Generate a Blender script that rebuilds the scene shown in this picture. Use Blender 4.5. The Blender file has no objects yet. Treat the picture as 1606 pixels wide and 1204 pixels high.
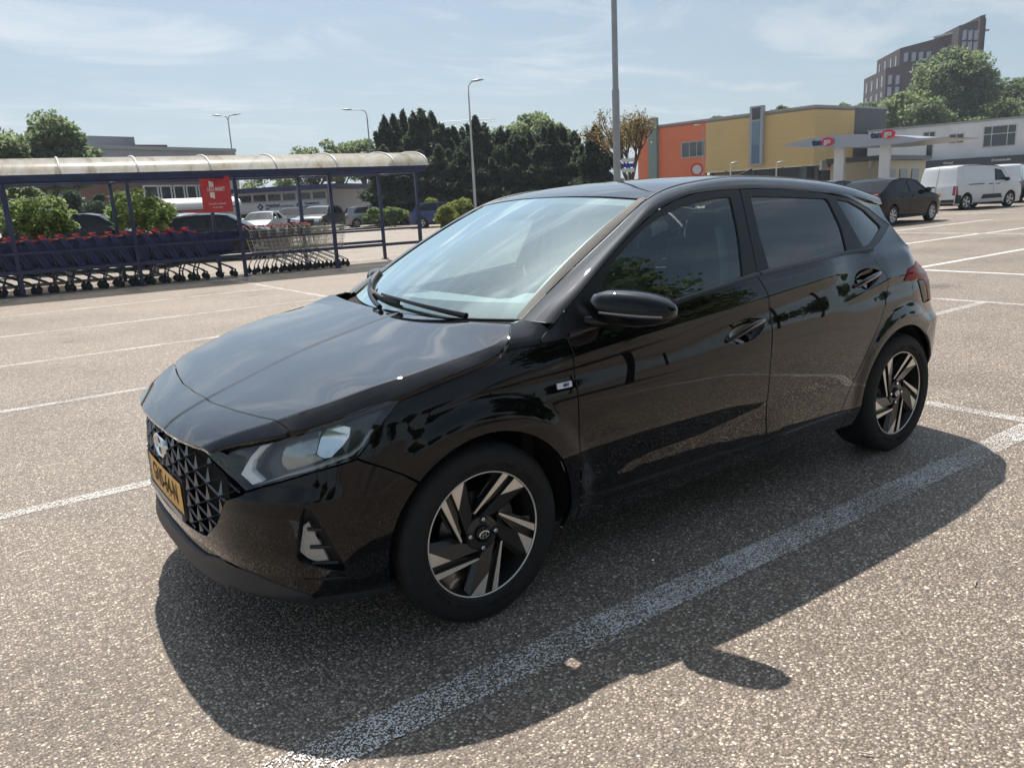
import bpy, bmesh, math, random
import numpy as np
from mathutils import Vector, Matrix
from mathutils.geometry import delaunay_2d_cdt
random.seed(7); rng=np.random.default_rng(7)
SC=bpy.context.scene; COL=SC.collection
PI=math.pi
# ------------------------------------------------------------------ materials
def _nt(name):
    m=bpy.data.materials.new(name); m.use_nodes=True; nt=m.node_tree; nt.nodes.clear()
    o=nt.nodes.new('ShaderNodeOutputMaterial'); return m,nt,o
def mat(name,col,rough=.5,metal=0.,spec=.5,coat=0.,coat_rough=.03,noise=0.,nscale=8.,bump=0.,bscale=60.,trans=None,emit=None,ior=1.5):
    m,nt,o=_nt(name); b=nt.nodes.new('ShaderNodeBsdfPrincipled'); L=nt.links.new
    b.inputs['Base Color'].default_value=(*col,1); b.inputs['Roughness'].default_value=rough; b.inputs['Metallic'].default_value=metal
    b.inputs['Specular IOR Level'].default_value=spec; b.inputs['Coat Weight'].default_value=coat; b.inputs['Coat Roughness'].default_value=coat_rough
    b.inputs['IOR'].default_value=ior
    if emit: b.inputs['Emission Color'].default_value=(*emit[0],1); b.inputs['Emission Strength'].default_value=emit[1]
    tc=nt.nodes.new('ShaderNodeTexCoord')
    if noise:
        n=nt.nodes.new('ShaderNodeTexNoise'); n.inputs['Scale'].default_value=nscale; n.inputs['Detail'].default_value=6; L(tc.outputs['Object'],n.inputs['Vector'])
        r=nt.nodes.new('ShaderNodeMapRange'); r.inputs[1].default_value=.3; r.inputs[2].default_value=.7; r.inputs[3].default_value=1-noise; r.inputs[4].default_value=1+noise
        L(n.outputs[0],r.inputs[0]); x=nt.nodes.new('ShaderNodeMix'); x.data_type='RGBA'; x.blend_type='MULTIPLY'; x.inputs[0].default_value=1; x.inputs[6].default_value=(*col,1)
        L(r.outputs[0],x.inputs[7]); L(x.outputs[2],b.inputs['Base Color'])
    if bump:
        n=nt.nodes.new('ShaderNodeTexNoise'); n.inputs['Scale'].default_value=bscale; n.inputs['Detail'].default_value=4; L(tc.outputs['Object'],n.inputs['Vector'])
        bp=nt.nodes.new('ShaderNodeBump'); bp.inputs['Strength'].default_value=bump; bp.inputs['Distance'].default_value=.01; L(n.outputs[0],bp.inputs['Height']); L(bp.outputs[0],b.inputs['Normal'])
    L(b.outputs[0],o.inputs[0]); return m
def schlick(nt,ior,gain,base=0.,pw=5.):
    """share of light mirrored, the same from both sides of a sheet"""
    f0=((ior-1)/(ior+1))**2; w=nt.nodes.new('ShaderNodeLayerWeight'); w.inputs[0].default_value=.5; p=nt.nodes.new('ShaderNodeMath'); p.operation='POWER'; p.inputs[1].default_value=pw; nt.links.new(w.outputs['Facing'],p.inputs[0])
    q=nt.nodes.new('ShaderNodeMath'); q.operation='MULTIPLY_ADD'; q.inputs[1].default_value=(1-f0)*gain; q.inputs[2].default_value=f0*gain+base; q.use_clamp=True; nt.links.new(p.outputs[0],q.inputs[0]); return q.outputs[0]
def glass(name,tint,refl_ior=1.5,gain=1.3,base=.0,rough=0.,gcol=(1,1,1),dirt=0.):
    """thin sheet of glass: what is behind it tinted, plus the mirror image by Fresnel"""
    m,nt,o=_nt(name); L=nt.links.new
    t=nt.nodes.new('ShaderNodeBsdfTransparent'); t.inputs[0].default_value=(*tint,1)
    g=nt.nodes.new('ShaderNodeBsdfGlossy'); g.inputs['Color'].default_value=(*gcol,1); g.inputs['Roughness'].default_value=rough
    q=schlick(nt,refl_ior,gain,base)
    x=nt.nodes.new('ShaderNodeMixShader'); L(q,x.inputs[0]); L(t.outputs[0],x.inputs[1]); L(g.outputs[0],x.inputs[2])
    last=x
    if dirt:
        d=nt.nodes.new('ShaderNodeBsdfDiffuse'); d.inputs[0].default_value=(.6,.6,.6,1); y=nt.nodes.new('ShaderNodeMixShader')
        tc=nt.nodes.new('ShaderNodeTexCoord'); n=nt.nodes.new('ShaderNodeTexNoise'); n.inputs['Scale'].default_value=3; n.inputs['Detail'].default_value=8; L(tc.outputs['Object'],n.inputs['Vector'])
        k=nt.nodes.new('ShaderNodeMath'); k.operation='MULTIPLY'; k.inputs[1].default_value=dirt; L(n.outputs[0],k.inputs[0]); L(k.outputs[0],y.inputs[0]); L(x.outputs[0],y.inputs[1]); L(d.outputs[0],y.inputs[2]); last=y
    L(last.outputs[0],o.inputs[0]); return m
# ------------------------------------------------------------------ objects
def link(o,parent=None):
    COL.objects.link(o)
    if parent is not None: o.parent=parent
    return o
def tag(o,label=None,cat=None,group=None,kind=None):
    for k,v in (('label',label),('category',cat),('group',group),('kind',kind)):
        if v: o[k]=v
    return o
def empty(name,loc=(0,0,0),rz=0.,label=None,cat=None,group=None,parent=None):
    o=bpy.data.objects.new(name,None); o.empty_display_size=.3; o.location=loc; o.rotation_euler=(0,0,rz); link(o,parent); return tag(o,label,cat,group)
def pydata(name,v,f,m,parent=None,smooth=False,normals=None,mi=None):
    me=bpy.data.meshes.new(name); me.from_pydata([tuple(map(float,q)) for q in v],[],[tuple(int(i) for i in q) for q in f])
    for q in (m if isinstance(m,(list,tuple)) else [m]): me.materials.append(q)
    if mi is not None: me.polygons.foreach_set('material_index',np.asarray(mi,np.int32))
    if smooth: me.polygons.foreach_set('use_smooth',np.ones(len(f),bool))
    me.update()
    if normals is not None: me.normals_split_custom_set_from_vertices([tuple(map(float,q)) for q in normals])
    o=bpy.data.objects.new(name,me); return link(o,parent)
class MB:
    """collects solids, links them as one mesh"""
    def __init__(s): s.v=[]; s.f=[]; s.mi=[]; s.sm=[]
    def add(s,v,f,mi=0,sm=False):
        n=len(s.v); s.v+= [tuple(map(float,q)) for q in v]; s.f+=[tuple(int(i)+n for i in q) for q in f]; s.mi+=[mi]*len(f); s.sm+=[sm]*len(f); return s
    def box(s,c,d,rz=0.,mi=0,taper=1.):
        x,y,z=(q/2 for q in d); k=taper; P=[(-x,-y,-z),(x,-y,-z),(x,y,-z),(-x,y,-z),(-x*k,-y*k,z),(x*k,-y*k,z),(x*k,y*k,z),(-x*k,y*k,z)]
        ca,sa=math.cos(rz),math.sin(rz)
        P=[(c[0]+p[0]*ca-p[1]*sa,c[1]+p[0]*sa+p[1]*ca,c[2]+p[2]) for p in P]
        return s.add(P,[(0,3,2,1),(4,5,6,7),(0,1,5,4),(1,2,6,5),(2,3,7,6),(3,0,4,7)],mi)
    def prism(s,pts,axis_vec,mi=0,sm=False):
        """polygon pts (3D) extruded along a vector"""
        n=len(pts); a=np.array(pts,float); b=a+np.array(axis_vec,float)
        f=[tuple(range(n))[::-1],tuple(range(n,2*n))]+[(i,(i+1)%n,(i+1)%n+n,i+n) for i in range(n)]
        return s.add(np.vstack([a,b]),f,mi,sm)
    def tube(s,path,r,n=8,mi=0,cap=True,sm=True):
        P=[np.array(q,float) for q in path]; R=r if hasattr(r,'__len__') else [r]*len(P); vs=[]; up=None
        for i,q in enumerate(P):
            t=P[min(i+1,len(P)-1)]-P[max(i-1,0)]; t/=np.linalg.norm(t)+1e-12
            if up is None: up=np.array([0,0,1.]) if abs(t[2])<.9 else np.array([1.,0,0])
            a=np.cross(t,up); a/=np.linalg.norm(a)+1e-12; b=np.cross(a,t); up=b
            for k in range(n): w=2*PI*k/n; vs.append(q+R[i]*(math.cos(w)*a+math.sin(w)*b))
        f=[(i*n+k,i*n+(k+1)%n,(i+1)*n+(k+1)%n,(i+1)*n+k) for i in range(len(P)-1) for k in range(n)]
        s.add(vs,f,mi,sm)
        if cap:
            s.add(vs[:n],[tuple(range(n))[::-1]],mi); s.add(vs[-n:],[tuple(range(n))],mi)
        return s
    def lathe(s,prof,c,axis,n=24,mi=0,sm=True,close=False):
        """prof: (r, h) pairs turned about axis (unit) through c"""
        ax=np.array(axis,float); ax/=np.linalg.norm(ax); u=np.cross(ax,[0,0,1.] if abs(ax[2])<.9 else [1.,0,0]); u/=np.linalg.norm(u); w=np.cross(ax,u)
        vs=[np.array(c)+h*ax+r*(math.cos(2*PI*k/n)*u+math.sin(2*PI*k/n)*w) for r,h in prof for k in range(n)]
        m=len(prof); f=[(i*n+k,i*n+(k+1)%n,((i+1)%m)*n+(k+1)%n,((i+1)%m)*n+k) for i in range(m if close else m-1) for k in range(n)]
        return s.add(vs,f,mi,sm)
    def grid(s,P,mi=0,sm=True,flip=False):
        """P: (n,m,3) array of points"""
        n,m=P.shape[:2]; f=[(i*m+j,(i+1)*m+j,(i+1)*m+j+1,i*m+j+1) for i in range(n-1) for j in range(m-1)]
        if flip: f=[q[::-1] for q in f]
        return s.add(P.reshape(-1,3),f,mi,sm)
    def build(s,name,m,parent=None):
        o=pydata(name,s.v,s.f,m,parent,mi=s.mi); o.data.polygons.foreach_set('use_smooth',np.array(s.sm,bool)); return o
def bevel(o,w=.01,seg=2,ang=40):
    b=o.modifiers.new('Bevel','BEVEL'); b.width=w; b.segments=seg; b.limit_method='ANGLE'; b.angle_limit=math.radians(ang); return o
def copy_tree(o,parent=None):
    c=o.copy(); link(c); c.parent=parent
    for ch in list(o.children):
        copy_tree(ch,c)
    return c
_fonts=[]
def text_mesh(txt,size,depth=.002,align='CENTER',bold=0.):
    """lettering as mesh data (in its own x-y plane)"""
    cu=bpy.data.curves.new('lettering','FONT'); cu.body=txt; cu.size=size; cu.extrude=depth; cu.align_x=align; cu.align_y='CENTER'; cu.offset=bold; cu.resolution_u=3
    o=bpy.data.objects.new('lettering',cu); COL.objects.link(o); dg=bpy.context.evaluated_depsgraph_get()
    me=bpy.data.meshes.new_from_object(o.evaluated_get(dg)); bpy.data.objects.remove(o); bpy.data.curves.remove(cu)
    V=np.array([q.co[:] for q in me.vertices]); F=[tuple(p.vertices) for p in me.polygons]; bpy.data.meshes.remove(me)
    return V.reshape(-1,3),F
def lettering(mb,txt,size,origin,ux,uy,mi=0,depth=.002,align='CENTER',bold=0.,sx=1.):
    V,F=text_mesh(txt,size,depth,align,bold); ux=np.array(ux,float); uy=np.array(uy,float); ux/=np.linalg.norm(ux); uy/=np.linalg.norm(uy); n=np.cross(ux,uy)
    if len(V): mb.add(np.array(origin)+V[:,:1]*sx*ux+V[:,1:2]*uy+V[:,2:]*n,F,mi)
    return mb
# point-in-polygon, vectorised
def inside(px,py,poly):
    c=np.zeros(px.shape,bool); n=len(poly); j=n-1
    for i in range(n):
        xi,yi=poly[i]; xj,yj=poly[j]
        if yi!=yj: c^=((yi>py)!=(yj>py))&(px<(xj-xi)*(py-yi)/(yj-yi)+xi)
        j=i
    return c
def resamp(loop,step):
    o=[]; n=len(loop)
    for i in range(n):
        a=np.array(loop[i],float); b=np.array(loop[(i+1)%n],float); k=max(1,int(math.ceil(np.linalg.norm(b-a)/step)))
        o+=[a+(b-a)*t/k for t in range(k)]
    return np.array(o)
def cr(pts,n=6):
    """Catmull-Rom through an open list of points"""
    P=[np.array(q,float) for q in pts]; P=[2*P[0]-P[1]]+P+[2*P[-1]-P[-2]]; o=[]
    for i in range(1,len(P)-2):
        for k in range(n):
            t=k/n; o.append(.5*((2*P[i])+(-P[i-1]+P[i+1])*t+(2*P[i-1]-5*P[i]+4*P[i+1]-P[i+2])*t*t+(-P[i-1]+3*P[i]-3*P[i+1]+P[i+2])*t**3))
    return [tuple(q) for q in o]+[tuple(P[-2])]
def arc(cx,cz,r,a0,a1,n=24): return [(cx+r*math.cos(math.radians(a0+(a1-a0)*i/n)),cz+r*math.sin(math.radians(a0+(a1-a0)*i/n))) for i in range(n+1)]
def panel(name,fn,loops,m,parent=None,step=.02,thick=.014,sgn=1,off=0.,estep=None,scale=(1,1),flip=False,extra=None):
    """sheet cut out of surface fn(a,b,off) along loops (outer, holes...), with returned edges; normals taken from the surface itself"""
    sc=np.array(scale,float); estep=estep or step; LS=[resamp([tuple(np.array(q)*sc) for q in l],estep) for l in loops]
    o=LS[0]; lo=o.min(0); hi=o.max(0); gx=np.arange(lo[0]+step*.5,hi[0],step); gy_=np.arange(lo[1]+step*.5,hi[1],step)
    X,Y=np.meshgrid(gx,gy_,indexing='ij'); X[:,1::2]+=step*.5; q=np.stack([X.ravel(),Y.ravel()],1); k=inside(q[:,0],q[:,1],o)
    for h in LS[1:]: k&=~inside(q[:,0],q[:,1],h)
    q=q[k]; E=np.vstack(LS)
    if len(q): d=np.min(np.linalg.norm(q[:,None]-E[None],axis=2),1) if len(q)*len(E)<4e7 else np.ones(len(q)); q=q[d>step*.45]
    if extra is not None and len(extra):
        X_=np.array(extra,float)*sc; k=inside(X_[:,0],X_[:,1],o)
        for h in LS[1:]: k&=~inside(X_[:,0],X_[:,1],h)
        X_=X_[k]; X_=X_[np.min(np.linalg.norm(X_[:,None]-E[None],axis=2),1)>step*.25] if len(X_) else X_
        if len(X_): q=np.vstack([q[np.min(np.linalg.norm(q[:,None]-X_[None],axis=2),1)>step*.55],X_])
    ed=[]; n0=0
    for l in LS: ed+=[(n0+i,n0+(i+1)%len(l)) for i in range(len(l))]; n0+=len(l)
    pts=np.vstack([E,q]) if len(q) else E
    vs,_,fs,*_r=delaunay_2d_cdt([Vector(p) for p in pts],ed,[],0,1e-6)
    V=np.array([v[:] for v in vs]); F=np.array([f[:] for f in fs if len(f)==3]); c=V[F].mean(1); k=inside(c[:,0],c[:,1],LS[0])
    for h in LS[1:]: k&=~inside(c[:,0],c[:,1],h)
    F=F[k]; ab=V/sc
    def P(ab,of): p=np.array(fn(ab[:,0],ab[:,1],of)); p[:,1]*=sgn; return p
    p=P(ab,off); e=1e-3/sc; da=P(ab+[e[0],0],off)-P(ab-[e[0],0],off); db=P(ab+[0,e[1]],off)-P(ab-[0,e[1]],off); N=np.cross(da,db); N/=np.linalg.norm(N,axis=1,keepdims=True)+1e-12
    out=P(ab,off+.01)-p; N*=np.sign((N*out).sum(1).mean() or 1)
    if flip: N=-N
    fn_=np.cross(p[F[:,1]]-p[F[:,0]],p[F[:,2]]-p[F[:,0]]); bad=(fn_*N[F].mean(1)).sum(1)<0; F[bad]=F[bad][:,::-1]
    verts=list(p); nrm=list(N); faces=[tuple(f) for f in F]
    if thick:
        # boundary edges of the kept triangles
        cnt={}
        for f in faces:
            for i in range(3): cnt[(f[i],f[(i+1)%3])]=1
        B=[(a,b) for (a,b) in cnt if (b,a) not in cnt]; idx=sorted({a for e_ in B for a in e_}); mp={}
        pin=P(ab[idx],off-thick)
        tang={i:np.zeros(3) for i in idx}
        for a,b in B: t=p[b]-p[a]; tang[a]+=t; tang[b]+=t
        n1=len(verts)
        for k_,i in enumerate(idx):
            t=tang[i]/(np.linalg.norm(tang[i])+1e-12); s_=np.cross(t,N[i]); s_/=np.linalg.norm(s_)+1e-12
            verts.append(p[i]); nrm.append((N[i]*.75+s_*.66)); verts.append(pin[k_]); nrm.append(s_); mp[i]=n1+2*k_
        for a,b in B: faces.append((mp[b],mp[a],mp[a]+1,mp[b]+1))
    return pydata(name,verts,faces,m,parent,smooth=True,normals=nrm)

# ---------- small numeric helpers ----------
class Spl:
    """natural cubic spline through points, vector valued"""
    def __init__(s,t,v):
        t=np.asarray(t,float); v=np.asarray(v,float)
        if v.ndim==1: v=v[:,None]; s.sc=True
        else: s.sc=False
        n=len(t); h=np.diff(t); A=np.zeros((n,n)); b=np.zeros((n,v.shape[1]))
        A[0,0]=A[-1,-1]=1
        for i in range(1,n-1):
            A[i,i-1]=h[i-1]; A[i,i]=2*(h[i-1]+h[i]); A[i,i+1]=h[i]
            b[i]=6*((v[i+1]-v[i])/h[i]-(v[i]-v[i-1])/h[i-1])
        s.t,s.v,s.m=t,v,np.linalg.solve(A,b)
    def __call__(s,x):
        x=np.asarray(x,float); sh=x.shape; x=x.ravel()
        i=np.clip(np.searchsorted(s.t,x)-1,0,len(s.t)-2); h=s.t[i+1]-s.t[i]
        xc=np.clip(x,s.t[0]-.02,s.t[-1]+.02)
        a=((s.t[i+1]-xc)/h)[:,None]; b=1-a; h=h[:,None]
        o=a*s.v[i]+b*s.v[i+1]+((a**3-a)*s.m[i]+(b**3-b)*s.m[i+1])*h*h/6
        return o[:,0].reshape(sh) if s.sc else o.reshape(sh+(-1,))
class Pch:
    """monotone cubic, scalar"""
    def __init__(s,t,v):
        t=np.asarray(t,float); v=np.asarray(v,float); h=np.diff(t); d=np.diff(v)/h
        m=np.zeros(len(t)); m[0]=d[0]; m[-1]=d[-1]
        for i in range(1,len(t)-1):
            if d[i-1]*d[i]>0:
                w1=2*h[i]+h[i-1]; w2=h[i]+2*h[i-1]; m[i]=(w1+w2)/(w1/d[i-1]+w2/d[i])
        s.t,s.v,s.m=t,v,m
    def __call__(s,x):
        x=np.clip(np.asarray(x,float),s.t[0],s.t[-1]); i=np.clip(np.searchsorted(s.t,x)-1,0,len(s.t)-2)
        h=s.t[i+1]-s.t[i]; u=(x-s.t[i])/h
        return (s.v[i]*(1+2*u)*(1-u)**2+s.m[i]*h*u*(1-u)**2+s.v[i+1]*u*u*(3-2*u)+s.m[i+1]*h*u*u*(u-1))
def sst(a,b,x):
    u=np.clip((x-a)/(b-a),0,1); return u*u*(3-2*u)
def gblur(a,sig,ax):
    if sig<=0: return a
    r=int(3*sig)+1; k=np.exp(-.5*(np.arange(-r,r+1)/sig)**2); k/=k.sum()
    a=np.moveaxis(a,ax,-1); p=np.concatenate([2*a[...,:1]-a[...,r:0:-1],a,2*a[...,-1:]-a[...,-2:-r-2:-1]],-1)
    o=sum(k[i]*p[...,i:i+a.shape[-1]] for i in range(2*r+1))
    return np.moveaxis(o,-1,ax)
# ---------- lower shell: plan curve + inward offset d(s,z) ----------
_B=np.array([(-.800,0),(-.797,.15),(-.787,.3),(-.765,.43),(-.727,.55),(-.662,.665),(-.578,.757),(-.475,.818),(-.36,.853),(-.2,.871),(0,.8785),(.5,.8795),(1.3,.880),(2.0,.8795),(2.45,.878),(2.72,.868),(2.86,.856),(2.935,.840),(2.99,.812),(3.04,.770),(3.115,.67),(3.165,.51),(3.19,.27),(3.2,0)])
_sB=np.concatenate([[0],np.cumsum(np.hypot(*np.diff(_B,axis=0).T))]); _SB=Spl(_sB,_B); SL=_sB[-1]
_ss=np.linspace(0,SL,2001); _bb=_SB(_ss)
def s_of_x(x): return np.interp(x,_bb[:,0],_ss)
def s_of_yf(y): k=1000; return np.interp(np.abs(y),np.maximum.accumulate(_bb[:k,1]),_ss[:k])
def s_of_yr(y): k=1000; return np.interp(-np.abs(y),-_bb[k:,1],_ss[k:])
ZC=([-.6,-.3,-.03,.09,.4,.88,1.5,1.93,2.4,3],[.72,.75,.793,.811,.845,.886,.935,.972,.985,.985])
ZU=([-.6,-.3,0,.17,.39,.9,1.5,2.0,3],[.72,.748,.790,.802,.80,.818,.89,.935,.95])
ZL=([-.6,.1,.4,1.0,1.45,1.9,2.3,3],[.68,.69,.705,.715,.765,.775,.75,.74])
def eprof(x,z):
    zc,zu,zl=(np.interp(x,*q) for q in (ZC,ZU,ZL))
    a=np.clip((x+.33)/.45,0,1)*(1-sst(1.85,2.15,x)); c=sst(1.95,2.25,x)*(1-.3*sst(2.6,2.8,x))
    z1=np.interp(x,[1.95,2.175,2.436,2.6],[.825,.868,.915,.915]); z2=np.interp(x,[1.95,2.165,2.41,2.57],[.815,.838,.876,.888])
    k=np.interp(x,[0,.3,.8,1.5,2.2],[5,5,2.6,3,3.2])
    zm=(zl+zu)/2
    bt=np.interp(x,[.42,.73,1.19,1.47],[.515,.527,.523,.497]); bb=np.interp(x,[.47,.69,1.07,1.47],[.36,.42,.434,.467]); bw=1-sst(1.42,1.56,x)
    kz=[.1,.20,.268,.276,.30,.318,.335,max(.345,bb-.012),bb+.012,(bt+bb)/2+.002,bt-.008,bt+.012,bt+.06,zl-.05,zl,zm]
    ke=[-30,-26,-22,-18,-15,-9,-2.5,-1-1.5*bw,-2-7.5*bw,-2-8.5*bw,-2-7.5*bw,-2.5,-1,2.2,6.2,6.5+k]
    lo=(1-a)*9.
    kz2=kz+[zu,zc-.012,zc-.0005,zc+.0005,zc+.05,1.0,1.1]; ke2=ke+[6.2*a+lo,1.5*a+lo,1.*a+lo,15,18,25,28]
    e=np.interp(z,kz2,ke2)
    if c>0:
        kz3=kz+[z2-.002,z2+.002,z1-.002,z1+.002,1.0,1.1]; kz3[len(kz)-1]=min(zm,z2-.03); ke3=ke+[8,2.0,2.0,15,23,28]
        e=(1-c)*e+c*np.interp(z,kz3,ke3)
    return e,zl
_zg=np.arange(.10,1.1201,.0025); _sg=np.linspace(0,SL,701); _ds=_sg[1]
def _build():
    b=_SB(_sg); x=b[:,0]; D=np.zeros((len(_sg),len(_zg)))
    for i,xx in enumerate(x):
        xe=np.clip(xx,-.6,3.0); e,zl=eprof(xe,_zg); t=np.tan(np.radians(e))
        dd=np.concatenate([[0],np.cumsum(.5*(t[1:]+t[:-1])*np.diff(_zg))]); dd-=np.interp(zl,_zg,dd)
        K=16*sst(-.05,.12,xx)*(1-sst(.24,.42,xx)); dd+=K*np.maximum(0,_zg-.905)**2
        D[i]=dd
    for cx in (.015,2.585):
        rho=np.hypot(x[:,None]-cx,_zg[None]-.305); D-=.012*(1-sst(.405,.475,rho))*sst(.2,.34,_zg)[None]
    # front table
    zr=[.10,.18,.20,.24,.30,.37,.42,.50,.547,.60,.66,.70,.75,.80,.84,.95,1.12]
    F={0:[.10,.06,.035,.0,.012,.0,-.004,0,.003,.006,.014,.03,.07,.11,.15,.3,.4],
       .30:[.10,.06,.035,.0,.012,.0,-.004,0,.003,.006,.016,.035,.08,.12,.16,.3,.4],
       .50:[.10,.06,.035,.002,.012,.0,-.003,0,.003,.02,.035,.05,.09,.13,.17,.3,.4],
       .665:[.11,.07,.045,.015,.015,.005,.003,0,.004,.034,.050,.062,.082,.11,.14,.25,.35],
       .757:[.12,.08,.055,.02,.016,.008,.005,0,.003,.024,.036,.045,.060,.085,.11,.22,.3],
       .818:[.12,.08,.060,.03,.020,.012,.006,0,.002,.012,.022,.031,.044,.064,.085,.17,.27],
       .853:[.12,.08,.065,.04,.028,.014,.007,.001,.001,.006,.012,.019,.029,.043,.058,.12,.22],
       .871:[.12,.085,.07,.05,.034,.016,.008,.002,0,.001,.004,.008,.014,.024,.035,.08,.18]}
    sk=[s_of_yf(y) for y in F]; sk[0]=0; tab=np.array([np.interp(_zg,zr,F[y]) for y in F])
    Fd=np.stack([Pch(sk,tab[:,j])(_sg) for j in range(len(_zg))],1)
    zq=[.10,.2,.26,.34,.45,.6,.66,.70,.75,.85,.9,.95,1.0,1.12]; rq=np.interp(_zg,zq,[.2,.12,.06,.035,.0,-.01,-.012,.015,.03,.045,.065,.11,.17,.35])
    w=sst(-.42,-.10,x)*(np.arange(len(x))<10**6); wr=sst(2.66,2.98,x)
    D=Fd*(1-w)[:,None]+D*w[:,None]; D=D*(1-wr)[:,None]+rq[None]*wr[:,None]
    D=gblur(D,1.6,1); D=gblur(D,1.5,0)
    return D
_D=_build()
def _cub(f):
    return [-.5*f+f*f-.5*f**3,1-2.5*f*f+1.5*f**3,.5*f+2*f*f-1.5*f**3,-.5*f*f+.5*f**3]
def dshell(s,z):
    u=np.clip(np.asarray(s)/_ds,1,len(_sg)-2.001); v=np.clip((np.asarray(z)-_zg[0])/.0025,1,len(_zg)-2.001)
    i=np.floor(u).astype(int); j=np.floor(v).astype(int); wu=_cub(u-i); wv=_cub(v-j); o=0
    for a in range(4):
        for c in range(4): o=o+wu[a]*wv[c]*_D[np.clip(i+a-1,0,len(_sg)-1),np.clip(j+c-1,0,len(_zg)-1)]
    return o
def shell(s,z,off=0.):
    """half shell, y>0; off>0 outward"""
    s=np.asarray(s,float); z=np.asarray(z,float); b=_SB(s); t=(_SB(s+1e-3)-_SB(s-1e-3)); t/=np.linalg.norm(t,axis=-1,keepdims=True)
    n=np.stack([-t[...,1],t[...,0]],-1); d=dshell(s,z)-off
    q=b-n*d[...,None]; return np.stack([q[...,0],q[...,1],z],-1)
def side_y(x,z): return shell(s_of_x(x),z)[...,1]
# ---------- glasshouse side ----------
def gy(x,z):
    q=np.asarray(z,float)-.93; y=.838-.33*q-.215*q*np.abs(q)
    tp=sst(0,1,np.clip((x-2.25)/.55,0,1))*np.clip((z-.95)/.33,0,1.3)*.085
    return y-tp
def glass_s(x,z,off=0.):
    x=np.asarray(x,float); z=np.asarray(z,float); return np.stack([x,gy(x,z)+off,z+off*.35],-1)
# ---------- bonnet / nose (z over x,|y|) ----------
HZ=Pch([-.86,-.795,-.76,-.70,-.63,-.5,-.3,0,.13,.25],[.64,.69,.716,.743,.768,.808,.865,.930,.956,.975])
HR=([-.80,-.746,-.656,-.569,-.495,-.416,-.277,-.193,-.088,.045,.109,.15,.2,.25],[.41,.465,.554,.635,.683,.715,.767,.789,.804,.808,.808,.800,.748,.715],[.665,.699,.744,.778,.804,.824,.862,.878,.898,.917,.929,.944,.964,.976])
HE=([-.80,-.74,-.557,-.40,-.241,-.064,.075,.151,.185,.224,.25],[.46,.505,.712,.79,.841,.860,.853,.835,.796,.741,.73],[.650,.687,.752,.787,.830,.869,.892,.931,.956,.972,.976])
_hr=(Pch(HR[0],HR[1]),Pch(HR[0],HR[2])); _he=(Pch(HE[0],HE[1]),Pch(HE[0],HE[2]))
def hoodz(x,y):
    x=np.asarray(x,float); a=np.abs(y); zc=HZ(x); yr,zr=_hr[0](x),_hr[1](x); ye,ze=_he[0](x),_he[1](x); ye=np.maximum(ye,yr+.02)
    ym=np.interp(x,[-.8,-.5,-.2,.15],[.145,.12,.085,.07])
    z=zc+(zr-zc)*np.minimum(a/yr,1)**2.6+.0045*(1-sst(-.011,.011,a-ym))
    t=np.clip((a-yr)/(ye-yr),0,1.5); z2=zr+(ze-zr)*(t*.8+.2*t*t)
    w=sst(-.006,.006,a-yr); return z*(1-w)+z2*w
def hood(x,y,off=0.):
    x=np.asarray(x,float); y=np.asarray(y,float); return np.stack([x,y,hoodz(x,y)+off],-1)
# ---------- windscreen (t up, v across -1..1) ----------
def wind(t,v,off=0.):
    t=np.asarray(t,float); v=np.asarray(v,float)
    bx=.155+.165*v*v; by=.69*v; bz=.962+.012*v*v
    tx=.985+.036*v*v; ty=.584*v; tz=1.383-.029*v*v
    k=4*t*(1-t)*.022+off; n=np.array([-.46,0,.888])
    return np.stack([bx+(tx-bx)*t+k*n[0],by+(ty-by)*t,bz+(tz-bz)*t+k*n[2]],-1)
# ---------- roof ----------
RC=Pch([.95,.985,1.1,1.27,1.5,1.8,2.1,2.4,2.7,2.9],[1.373,1.383,1.409,1.434,1.448,1.453,1.448,1.431,1.396,1.36])
RI=np.array([(.30,.705,.972),(.40,.690,1.030),(.50,.674,1.083),(.70,.647,1.19),(.87,.621,1.277),(1.03,.598,1.357),(1.15,.582,1.391),(1.3,.572,1.413),(1.6,.562,1.431),(1.90,.562,1.421),(2.2,.567,1.399),(2.48,.577,1.36),(2.72,.59,1.303)])
_ro=[(.347,.966),(.422,1.012),(.515,1.067),(.672,1.157),(.825,1.237),(.993,1.311),(1.122,1.348),(1.269,1.372),(1.542,1.379),(1.828,1.369),(2.122,1.342),(2.40,1.313),(2.72,1.262)]
RO=np.array([(x,float(gy(x,z))+.003,z) for x,z in _ro])
_ri=(Pch(RI[:,0],RI[:,1]),Pch(RI[:,0],RI[:,2]))
def roofz(x,y):
    ye,ze=_ri[0](x),_ri[1](x); zc=RC(x); return zc+(ze-zc)*np.clip(np.abs(y)/ye,0,1.15)**2.4
def roof(x,y,off=0.):
    x=np.asarray(x,float); y=np.asarray(y,float); return np.stack([x,y,roofz(x,y)+off],-1)

def _pI(tt,k): return Pch(range(len(RI)),RI[:,k])(np.asarray(tt)*5)

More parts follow.
